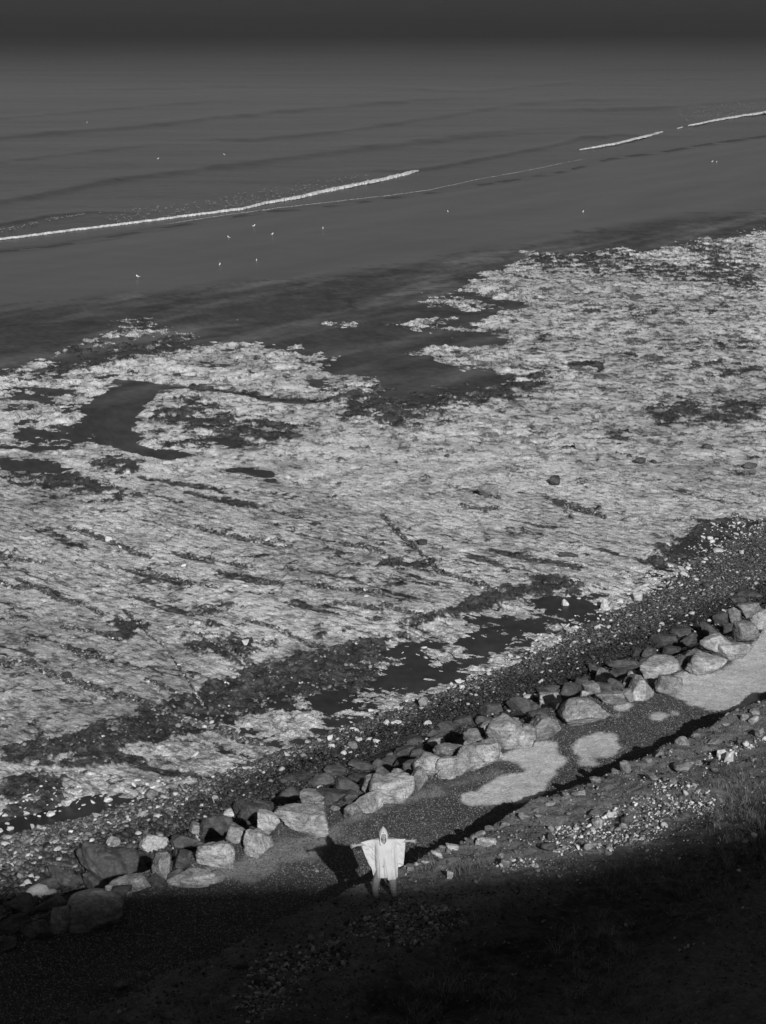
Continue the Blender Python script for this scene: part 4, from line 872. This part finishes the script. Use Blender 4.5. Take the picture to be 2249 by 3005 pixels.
# ------------------------------------------------------------------ grass
def build_grass():
    rng = np.random.default_rng(41)
    n = 15000; s = rng.uniform(20, 32.7, n); t = rng.uniform(24, 64, n); x, y = XY(s, t); z = land_z(s, t); u, v, d = proj(x, y, z)
    dens = fbm(x / 2.0, y / 2.0, 4, 430, .6) + .10 - .9 * samp(rub_s, u, v) + .12 * sst(2380, 2560, v) * sst(1150, 1230, u) * sst(1640, 1500, u) - .12 + .35 * sst(1980, 2150, u) * sst(2620, 2400, v) - .25 * sst(26.5, 28.5, s) - .5 * sst(29.5, 31.5, s) * sst(1480, 1600, u)
    ok = (u > -200) & (u < 2450) & (dens > .12); x, y, z = x[ok], y[ok], z[ok]
    per = 11; n = len(x)
    bx = np.repeat(x, per) + rng.normal(0, .05, n * per); by = np.repeat(y, per) + rng.normal(0, .05, n * per); bz = np.repeat(z, per)
    h = np.repeat(rng.uniform(.07, .32, n), per) * rng.uniform(.4, 1.2, n * per); a = rng.uniform(0, 2 * math.pi, n * per); le = rng.uniform(.3, 1.7, n * per) * h
    wd = .0045; px, py = -np.sin(a) * wd, np.cos(a) * wd
    P0 = np.stack([bx - px, by - py, bz], -1); P1 = np.stack([bx + px, by + py, bz], -1)
    m = .55; qx, qy = bx + np.cos(a) * le * .35, by + np.sin(a) * le * .35
    P2 = np.stack([qx + px * .8, qy + py * .8, bz + h * m], -1); P3 = np.stack([qx - px * .8, qy - py * .8, bz + h * m], -1)
    tx, ty = bx + np.cos(a) * le, by + np.sin(a) * le
    P4 = np.stack([tx, ty, bz + h * .92], -1); P5 = np.stack([tx + .001, ty, bz + h * .92], -1)
    V = np.stack([P0, P1, P2, P3, P4, P5], 1).reshape(-1, 3); i = np.arange(n * per)[:, None] * 6
    Fc = np.concatenate([i + [0, 1, 2, 3], i + [3, 2, 4, 5]])
    tn = np.repeat(np.repeat(rng.uniform(.05, .15, n), per) * rng.uniform(.7, 1.4, n * per), 6)
    tag(mesh_obj('grass', V, Fc, M['grass'], tone=tn, smooth=False), 'coarse dry grass tufts on the bank', 'grass', kind='stuff')
build_grass()

# ------------------------------------------------------------------ the person
def ell(c, r, R=None, k=2):
    v = ICO[k][0] * np.array(r)
    if R is not None: v = v @ np.array(R).T
    return v + np.array(c)
def hull_into(bm, pts):
    b2 = bmesh.new(); vs = [b2.verts.new(p) for p in pts]; bmesh.ops.convex_hull(b2, input=vs)
    loose = [v for v in b2.verts if not v.link_faces]
    if loose: bmesh.ops.delete(b2, geom=loose, context='VERTS')
    mp = {}
    for v in b2.verts: mp[v.index if False else id(v)] = bm.verts.new(v.co)
    for f in b2.faces: bm.faces.new([mp[id(v)] for v in f.verts])
    b2.free()
def limb(bm, pts):
    """pts: list of (centre, radius or radii)"""
    rr = lambda r: (r, r, r) if isinstance(r, (int, float)) else r
    for (c0, r0), (c1, r1) in zip(pts[:-1], pts[1:]):
        hull_into(bm, np.vstack([ell(c0, rr(r0), k=2), ell(c1, rr(r1), k=2)]))
def fuse(name, bm, mat, parent, voxel, smooth=4, wrinkle=None):
    """one continuous surface from overlapping volumes"""
    me = bpy.data.meshes.new(name + '_raw'); bm.to_mesh(me); bm.free()
    o = bpy.data.objects.new(name + '_raw', me); COL.objects.link(o)
    md = o.modifiers.new('r', 'REMESH'); md.mode = 'VOXEL'; md.voxel_size = voxel
    sm = o.modifiers.new('s', 'SMOOTH'); sm.factor = .5; sm.iterations = smooth
    dg = bpy.context.evaluated_depsgraph_get(); me2 = bpy.data.meshes.new_from_object(o.evaluated_get(dg)); me2.name = name
    bpy.data.objects.remove(o, do_unlink=True); bpy.data.meshes.remove(me)
    n = len(me2.vertices); co = np.empty(n * 3); me2.vertices.foreach_get('co', co); co = co.reshape(-1, 3)
    if wrinkle: me2.vertices.foreach_set('co', wrinkle(co).ravel()); me2.update()
    me2.polygons.foreach_set('use_smooth', np.ones(len(me2.polygons), bool))
    me2.materials.clear(); me2.materials.append(mat)
    o = bpy.data.objects.new(name, me2); COL.objects.link(o); o.parent = parent
    return o
def build_person():
    skin = plain('skin', .24, .6, 60, .92, 1.08, .1, .002); cloth = plain('poncho_cloth', .43, .9, 8, .94, 1.04, .25, .004)
    trous = plain('trouser_cloth', .16, .9, 14, .8, 1.15, .4, .006); dark = plain('dark_shoe', .06, .6, 20); hair = plain('dark_hair', .03, .7, 40)
    px, py = P(1130, 2648, 4.02); px, py = float(px), float(py)
    gz = float(np.max([ground_z(px + dx_, py + dy_) for dx_ in (-.24, 0, .24) for dy_ in (-.1, .1)]))
    root = bpy.data.objects.new('person', None); COL.objects.link(root); root.location = (px, py, gz - .01); root.rotation_euler = (0, math.radians(-1.2), math.radians(3))
    tag(root, 'person in a pale hooded poncho with arms spread wide, looking up from the bank', 'person')
    Rh = Matrix.Rotation(math.radians(-14), 3, 'X')         # head tipped back
    hc = Vector((0, -.015, 1.695))
    def H(x, y, z): return tuple(hc + Rh @ Vector((x, y, z)))
    bm = bmesh.new()
    limb(bm, [((0, .0, .92), (.15, .10, .08)), ((0, .0, 1.12), (.13, .09, .08)), ((0, 0, 1.34), (.17, .11, .10)), ((0, .01, 1.47), (.12, .08, .05))])
    limb(bm, [((-.15, .01, 1.49), .05), ((.15, .01, 1.49), .05)])
    limb(bm, [((0, .01, 1.46), .062), ((0, -.005, 1.60), .055)])
    hull_into(bm, ell(hc, (.074, .095, .115), Rh, 4)); hull_into(bm, np.vstack([ell(H(0, -.055, -.085), (.03, .025, .022), Rh), ell(H(0, -.03, -.04), (.062, .06, .05), Rh)]))
    limb(bm, [(H(0, -.094, .02), .010), (H(0, -.116, -.018), .014)]); limb(bm, [(H(-.014, -.102, -.02), .009), (H(.014, -.102, -.02), .009)])
    limb(bm, [(H(-.045, -.082, .035), .012), (H(0, -.092, .034), .013), (H(.045, -.082, .035), .012)])
    limb(bm, [(H(-.042, -.078, -.012), .018), (H(-.03, -.075, -.03), .016)]); limb(bm, [(H(.042, -.078, -.012), .018), (H(.03, -.075, -.03), .016)])
    limb(bm, [(H(-.02, -.092, -.052), .008), (H(.02, -.092, -.052), .008)]); limb(bm, [(H(-.015, -.090, -.064), .008), (H(.015, -.090, -.064), .008)])
    for sx in (-1, 1): hull_into(bm, ell(H(sx * .076, .005, 0), (.010, .020, .032), Rh))
    arms = {-1: [(-.16, .01, 1.50), (-.42, .03, 1.485), (-.655, -.02, 1.475)], 1: [(.16, .01, 1.50), (.42, .04, 1.51), (.655, -.01, 1.53)]}
    for sx, (sh, el, wr) in arms.items():
        limb(bm, [(sh, .056), (tuple((np.array(sh) + el) / 2), .048), (el, .041)]); limb(bm, [(el, .041), (tuple((np.array(el) * 2 + wr) / 3), .040), (wr, (.026, .022, .029))])
        w = np.array(wr); dn = -.10 if sx < 0 else -.05
        ax = np.array([sx * math.cos(dn), -.10, math.sin(dn)]); ax /= np.linalg.norm(ax); up = np.array([0, 0, 1.0]) - ax * ax[2]; up /= np.linalg.norm(up); fr = np.cross(ax, up)
        fr = fr if fr[1] < 0 else -fr
        palm = w + ax * .055
        hull_into(bm, np.vstack([ell(w + ax * .01, (.02, .016, .024)), ell(palm + ax * .035 + up * .026, (.014, .012, .013)), ell(palm + ax * .030 - up * .028, (.014, .012, .012)), ell(palm - up * .02, (.02, .014, .02))]))
        for k, (off, ln, sp) in enumerate(((.030, .072, .30), (.010, .082, .10), (-.011, .076, -.10), (-.031, .060, -.32))):
            b = palm + ax * .040 + up * off; d1 = ax + up * sp; d1 /= np.linalg.norm(d1); curl = .25 if sx < 0 else .55
            p1 = b + d1 * ln * .45; d2 = d1 + fr * curl; d2 /= np.linalg.norm(d2); p2 = p1 + d2 * ln * .32; d3 = d1 + fr * curl * 2; d3 /= np.linalg.norm(d3); p3 = p2 + d3 * ln * .28
            limb(bm, [(tuple(b), .0095), (tuple(p1), .009), (tuple(p2), .0082), (tuple(p3), .0072)])
        b = palm - ax * .02 + up * .026; d1 = ax * .55 + up * .9 + fr * .3; d1 /= np.linalg.norm(d1); p1 = b + d1 * .035; d2 = ax * .8 + up * .6 + fr * .3; d2 /= np.linalg.norm(d2)
        limb(bm, [(tuple(b), .013), (tuple(p1), .0105), (tuple(p1 + d2 * .030), .009)])
    for sx, kn, an in ((-1, (-.205, -.03, .49), (-.225, .0, .09)), (1, (.20, -.03, .49), (.245, .0, .09))):
        limb(bm, [((sx * .09, 0, .90), .085), (tuple((np.array((sx * .09, 0, .90)) + kn) / 2), .072), (kn, .052), (tuple((np.array(kn) * 2 + an) / 3), .052), (an, .036)])
    body = fuse('body', bm, skin, root, .0045, 3)
    # face details
    for sx in (-1, 1):
        b = bmesh.new(); hull_into(b, ell(H(sx * .030, -.083, .016), (.013, .006, .006), Rh, 2)); me = bpy.data.meshes.new('eye'); b.to_mesh(me); b.free(); me.materials.append(hair)
        e = bpy.data.objects.new('eye', me); COL.objects.link(e); e.parent = root
    b = bmesh.new(); hull_into(b, ell(H(0, -.097, -.058), (.020, .004, .0035), Rh, 2)); me = bpy.data.meshes.new('mouth'); b.to_mesh(me); b.free(); me.materials.append(hair)
    e = bpy.data.objects.new('mouth', me); COL.objects.link(e); e.parent = root
    b = bmesh.new(); hull_into(b, ell(H(0, .012, .03), (.080, .095, .105), Rh, 4)); fuse('hair', b, hair, root, .006, 2)
    # trousers and shoes
    bm = bmesh.new()
    limb(bm, [((-.06, 0, .92), (.12, .13, .09)), ((.06, 0, .92), (.12, .13, .09))])
    for sx, kn, cf, an in ((-1, (-.205, -.03, .50), (-.238, -.03, .27), (-.218, .0, .085)), (1, (.20, -.03, .50), (.215, -.03, .27), (.243, .0, .085))):
        limb(bm, [((sx * .09, 0, .88), .115), (kn, (.098, .095, .1)), (cf, (.085, .088, .09)), (an, (.062, .068, .05))])
    def wr(co):
        q = .007 * fbm(co[:, 0] * 14 + co[:, 1] * 5, co[:, 2] * 26 + co[:, 1] * 9, 4, 500); r = .006 * np.sin(co[:, 2] * 70 + 6 * co[:, 0]) * sst(.45, .15, co[:, 2])
        cx = np.where(co[:, 0] < 0, -.22, .22); d = co - np.stack([cx, 0 * cx, co[:, 2]], -1); d /= np.linalg.norm(d, axis=1)[:, None] + 1e-6
        return co + d * (q + r)[:, None]
    fuse('trousers', bm, trous, root, .006, 4, wr)
    for sx, an in ((-1, (-.22, 0)), (1, (.245, 0))):
        bm = bmesh.new(); d = np.array([sx * .25, -1.0]); d /= np.linalg.norm(d)
        limb(bm, [((an[0] - d[0] * .06, an[1] - d[1] * .06, .045), (.036, .036, .035)), ((an[0] + d[0] * .04, an[1] + d[1] * .04, .045), (.042, .042, .038)), ((an[0] + d[0] * .16, an[1] + d[1] * .16, .03), (.045, .04, .026))])
        limb(bm, [((an[0], an[1] + .005, .04), .040), ((an[0], an[1] + .01, .12), .046)])
        fuse('shoe', bm, dark, root, .006, 2)
    # poncho: a sheet draped over both arms, front and back
    xs = np.unique(np.concatenate([np.linspace(-.56, .54, 170), [-.27, -.262, .325, .335]])); nr = 90
    Tz = np.interp(xs, [-.56, -.40, -.25, -.12, 0, .12, .22, .35, .45, .54], [1.53, 1.575, 1.60, 1.625, 1.62, 1.625, 1.615, 1.585, 1.575, 1.578])
    Bz = np.interp(xs, [-.56, -.535, -.455, -.37, -.315, -.285, -.25, -.08, .07, .095, .14, .24, .318, .335, .342, .40, .47, .495, .52, .54], [1.50, 1.39, 1.16, .93, .86, .60, .535, .548, .545, .505, .50, .485, .478, .50, .85, .858, .87, 1.02, 1.24, 1.55])
    Bz = Bz + .008 * np.sin(xs * 45) + .085 * sst(.84, .7, Bz)
    def sheet(front):
        sg = -1 if front else 1
        top = Tz.copy()
        if front: top = top - .115 * np.clip(1 - np.abs(xs) / .085, 0, 1) ** .8
        rows = np.linspace(0, 1, nr)[:, None]; Z = top[None, :] * (1 - rows) + Bz[None, :] * rows; X = np.broadcast_to(xs, Z.shape).copy()
        ax_ = np.abs(X)
        bodyw = sst(.33, .13, ax_ + np.where(X > 0, -.04, .03) + .02 * pn(Z * 3, X * 2, 5)) 
        dep = .040 + (.115 if front else .105) * bodyw * (.62 + .38 * sst(1.60, 1.35, Z)) + .02 * bodyw * sst(1.0, .6, Z)
        rnd = np.sqrt(np.clip((Tz[None, :] - Z) / .055 + .02, 0, 1))
        dep = dep * rnd
        edge = sst(0, .05, np.minimum(X + .56, .54 - X)); dep = dep * (.35 + .65 * edge)
        # folds
        low = sst(1.35, .9, Z); wv = .8 * fbm(X * 3, Z * 1.5, 2, 510)
        f1 = np.sin(2 * math.pi * (X * 8.5 + .25 * np.sin(Z * 3.1) + wv * .5)); f2 = np.sin(2 * math.pi * (X * 15 + wv))
        fold = bodyw * (.012 * f1 * (.25 + .75 * low) + .006 * f2 * low)
        g = lambda x0, w: np.exp(-((X - x0 - .02 * np.sin(Z * 4)) / w) ** 2)
        fold = fold * .55 * (.3 + .7 * low) + .012 * bodyw * fbm(X * 7, Z * 4, 3, 515) * (.4 + .6 * low) - .035 * g(-.215, .022) * sst(1.55, 1.4, Z) * sst(.7, .95, Z)
        fold += .030 * low * g(.07, .035) * (Z < 1.2) - .024 * low * g(-.02, .03) - .022 * g(.21, .022) * sst(1.5, 1.3, Z) + .02 * g(.26, .02) * sst(1.4, 1.2, Z)
        sl = 1 - bodyw
        fold += sl * (.008 * np.sin(2 * math.pi * (X * 4 * np.sign(X) + (Z - 1.5) * 2.0 + 1.5 * wv)) + .016 * fbm(X * 9 + Z * 3, Z * 7, 3, 516) + .004 * np.sin(2 * math.pi * ((Z - 1.5) * 6 + X * 4 + 2 * wv))) * sst(0, .08, Tz[None, :] - Z)
        Y = sg * np.maximum(dep + fold * sst(0, .1, Tz[None, :] - Z) * (1 if front else .7), .004)
        Y = Y + .02 * sl
        v = np.stack([X, Y, Z], -1).reshape(-1, 3); f = grid_faces(nr, len(xs)); return v, (f if front else f[:, ::-1])
    v1, f1 = sheet(True); v2, f2 = sheet(False)
    o = mesh_obj('poncho', np.vstack([v1, v2]), np.vstack([f1, f2 + len(v1)]), cloth, root)
    md = o.modifiers.new('thick', 'SOLIDIFY'); md.thickness = .004
    # hood with its rim
    zz = [1.50, 1.54, 1.585, 1.63, 1.67, 1.71, 1.75, 1.785, 1.815, 1.845, 1.875, 1.905]
    rx = [.135, .122, .110, .106, .106, .106, .102, .094, .080, .058, .034, .010]; ry = [.10, .10, .105, .112, .118, .122, .120, .112, .098, .076, .046, .012]
    op = [6, 26, 40, 44, 44, 43, 40, 30, 0, 0, 0, 0]; cy = [.01, .01, .01, .005, 0, 0, .005, .012, .022, .034, .045, .055]
    ng = 48; V = []
    za = np.linspace(zz[0], zz[-1], 44); R1, R2, O, CY = [np.interp(za, zz, q) for q in (rx, ry, op, cy)]
    for i, z in enumerate(za):
        for j in range(ng):
            a = math.radians(O[i]) + (2 * math.pi - 2 * math.radians(O[i])) * j / (ng - 1)
            w = 1 + .03 * math.sin(5 * a + z * 30) * (1 if .1 < j / ng < .9 else .2)
            V.append((R1[i] * w * math.sin(a), CY[i] - R2[i] * w * math.cos(a) - .012 * math.exp(-((j / (ng - 1)) * 14) ** 2) - .012 * math.exp(-((1 - j / (ng - 1)) * 14) ** 2), z))
    hd = mesh_obj('hood', V, grid_faces(len(za), ng), cloth, root); md = hd.modifiers.new('thick', 'SOLIDIFY'); md.thickness = .006
    V = np.array(V).reshape(len(za), ng, 3); k = int(np.argmax(za > 1.80))
    path = list(V[:k, 0]) + list(V[:k, -1][::-1]); path = np.array(path); pv = []; m = 8
    for i, p in enumerate(path):
        tg = path[min(i + 1, len(path) - 1)] - path[max(i - 1, 0)]; tg /= np.linalg.norm(tg) + 1e-9; n_ = np.cross(tg, [0, 1, 0]); n_ /= np.linalg.norm(n_) + 1e-9; b_ = np.cross(tg, n_)
        for j in range(m): q = 2 * math.pi * j / m; pv.append(p + .0085 * (n_ * math.cos(q) + b_ * math.sin(q)))
    pf = [(i * m + j, i * m + (j + 1) % m, (i + 1) * m + (j + 1) % m, (i + 1) * m + j) for i in range(len(path) - 1) for j in range(m)]
    mesh_obj('hood_rim', pv, pf, plain('rim_cloth', .62, .9), hd)
    b = bmesh.new(); limb(b, [((-.098, -.105, 1.64), .006), ((-.10, -.13, 1.55), .006), ((-.085, -.145, 1.50), .008)]); fuse('drawstring', b, dark, hd, .003, 1)
build_person()

# ------------------------------------------------------------------ gulls
WHITE = plain('gull_white', .80, .8, 20, .95, 1.0, 0); GREY = plain('gull_grey', .35, .8, 20, .9, 1.1, 0); YEL = plain('gull_leg', .30, .6)
def bm_part(name, fn, mat, parent):
    b = bmesh.new(); fn(b); me = bpy.data.meshes.new(name); b.to_mesh(me); b.free()
    me.polygons.foreach_set('use_smooth', np.ones(len(me.polygons), bool)); me.materials.append(mat)
    o = bpy.data.objects.new(name, me); COL.objects.link(o); o.parent = parent; return o
def make_gull():
    r = bpy.data.objects.new('gull', None); COL.objects.link(r)
    def body(b):
        limb(b, [((-.17, 0, .22), (.05, .035, .02)), ((-.05, 0, .24), (.10, .07, .065)), ((.07, 0, .26), (.08, .065, .07)), ((.13, 0, .33), (.035, .032, .04)), ((.155, 0, .385), (.045, .035, .036))])
    bo = bm_part('body', body, WHITE, r)
    for s in (-1, 1):
        bm_part('wing', lambda b: limb(b, [((.07, s * .062, .27), (.05, .014, .045)), ((-.08, s * .06, .255), (.08, .014, .04)), ((-.25, s * .02, .23), (.03, .008, .01))]), GREY, r)
        bm_part('leg', lambda b: limb(b, [((0, s * .03, .19), .008), ((.005, s * .03, .10), .006), ((0, s * .03, .008), .006), ((.04, s * .03, .006), (.02, .018, .005))]), YEL, r)
    bm_part('beak', lambda b: limb(b, [((.19, 0, .382), .012), ((.235, 0, .370), .005)]), YEL, r)
    return r
g0 = make_gull()
gulls = [(C1, 377, 528, -.14, 'lone far gull floating at the upper left of the sea'), (C1, 683, 686, -.14, 'small gull floating left of the pair on the sea'), (C1, 970, 668, -.12, 'largest of the gulls floating on the sea'), (C1, 1037, 702, -.14, 'gull floating on a dark swell line'),
         (C1, 1097, 980, 0, 'gull on wet sand closest below the long foam line'), (C1, 989, 1030, 0, 'leftmost gull of the four in a row below the foam line'), (C1, 1176, 1016, 0, 'gull third from the left in the row below the foam line'), (C1, 1395, 990, 0, 'rightmost gull of the row below the foam line'),
         (C1, 1109, 1130, 0, 'right gull of the pair lower on the wet sand'), (C1, 950, 1149, 0, 'left gull of the pair lower on the wet sand'), (C3, 597, 170, 0, 'lone gull nearest the weedy rocks at left'),
         (C2, 281, 918, 0, 'lone gull on the middle of the wet sand'), (C2, 865, 919, 0, 'dim gull on the sand right of the middle'), (C2, 1423, 700, 0, 'left gull of the close pair at far right'), (C2, 1442, 702, 0, 'right gull of the close pair at far right')]
rg = random.Random(4)
for i, (fn, x, y, dz, lab) in enumerate(gulls):
    if i == 0: o = g0
    else:
        o = g0.copy(); COL.objects.link(o)
        for ch in g0.children:
            c = ch.copy(); COL.objects.link(c); c.parent = o
    (u, v), = fn([(x, y)]); gx, gy = P(u, v + 3, .02); o.location = (float(gx), float(gy), .01 + dz + (.07 if dz < 0 else 0)); o.rotation_euler = (0, 0, rg.uniform(0, 6.28)); o.scale = (.88, .88, 1.0)
    tag(o, lab, 'gull', 'gulls on the beach and sea')
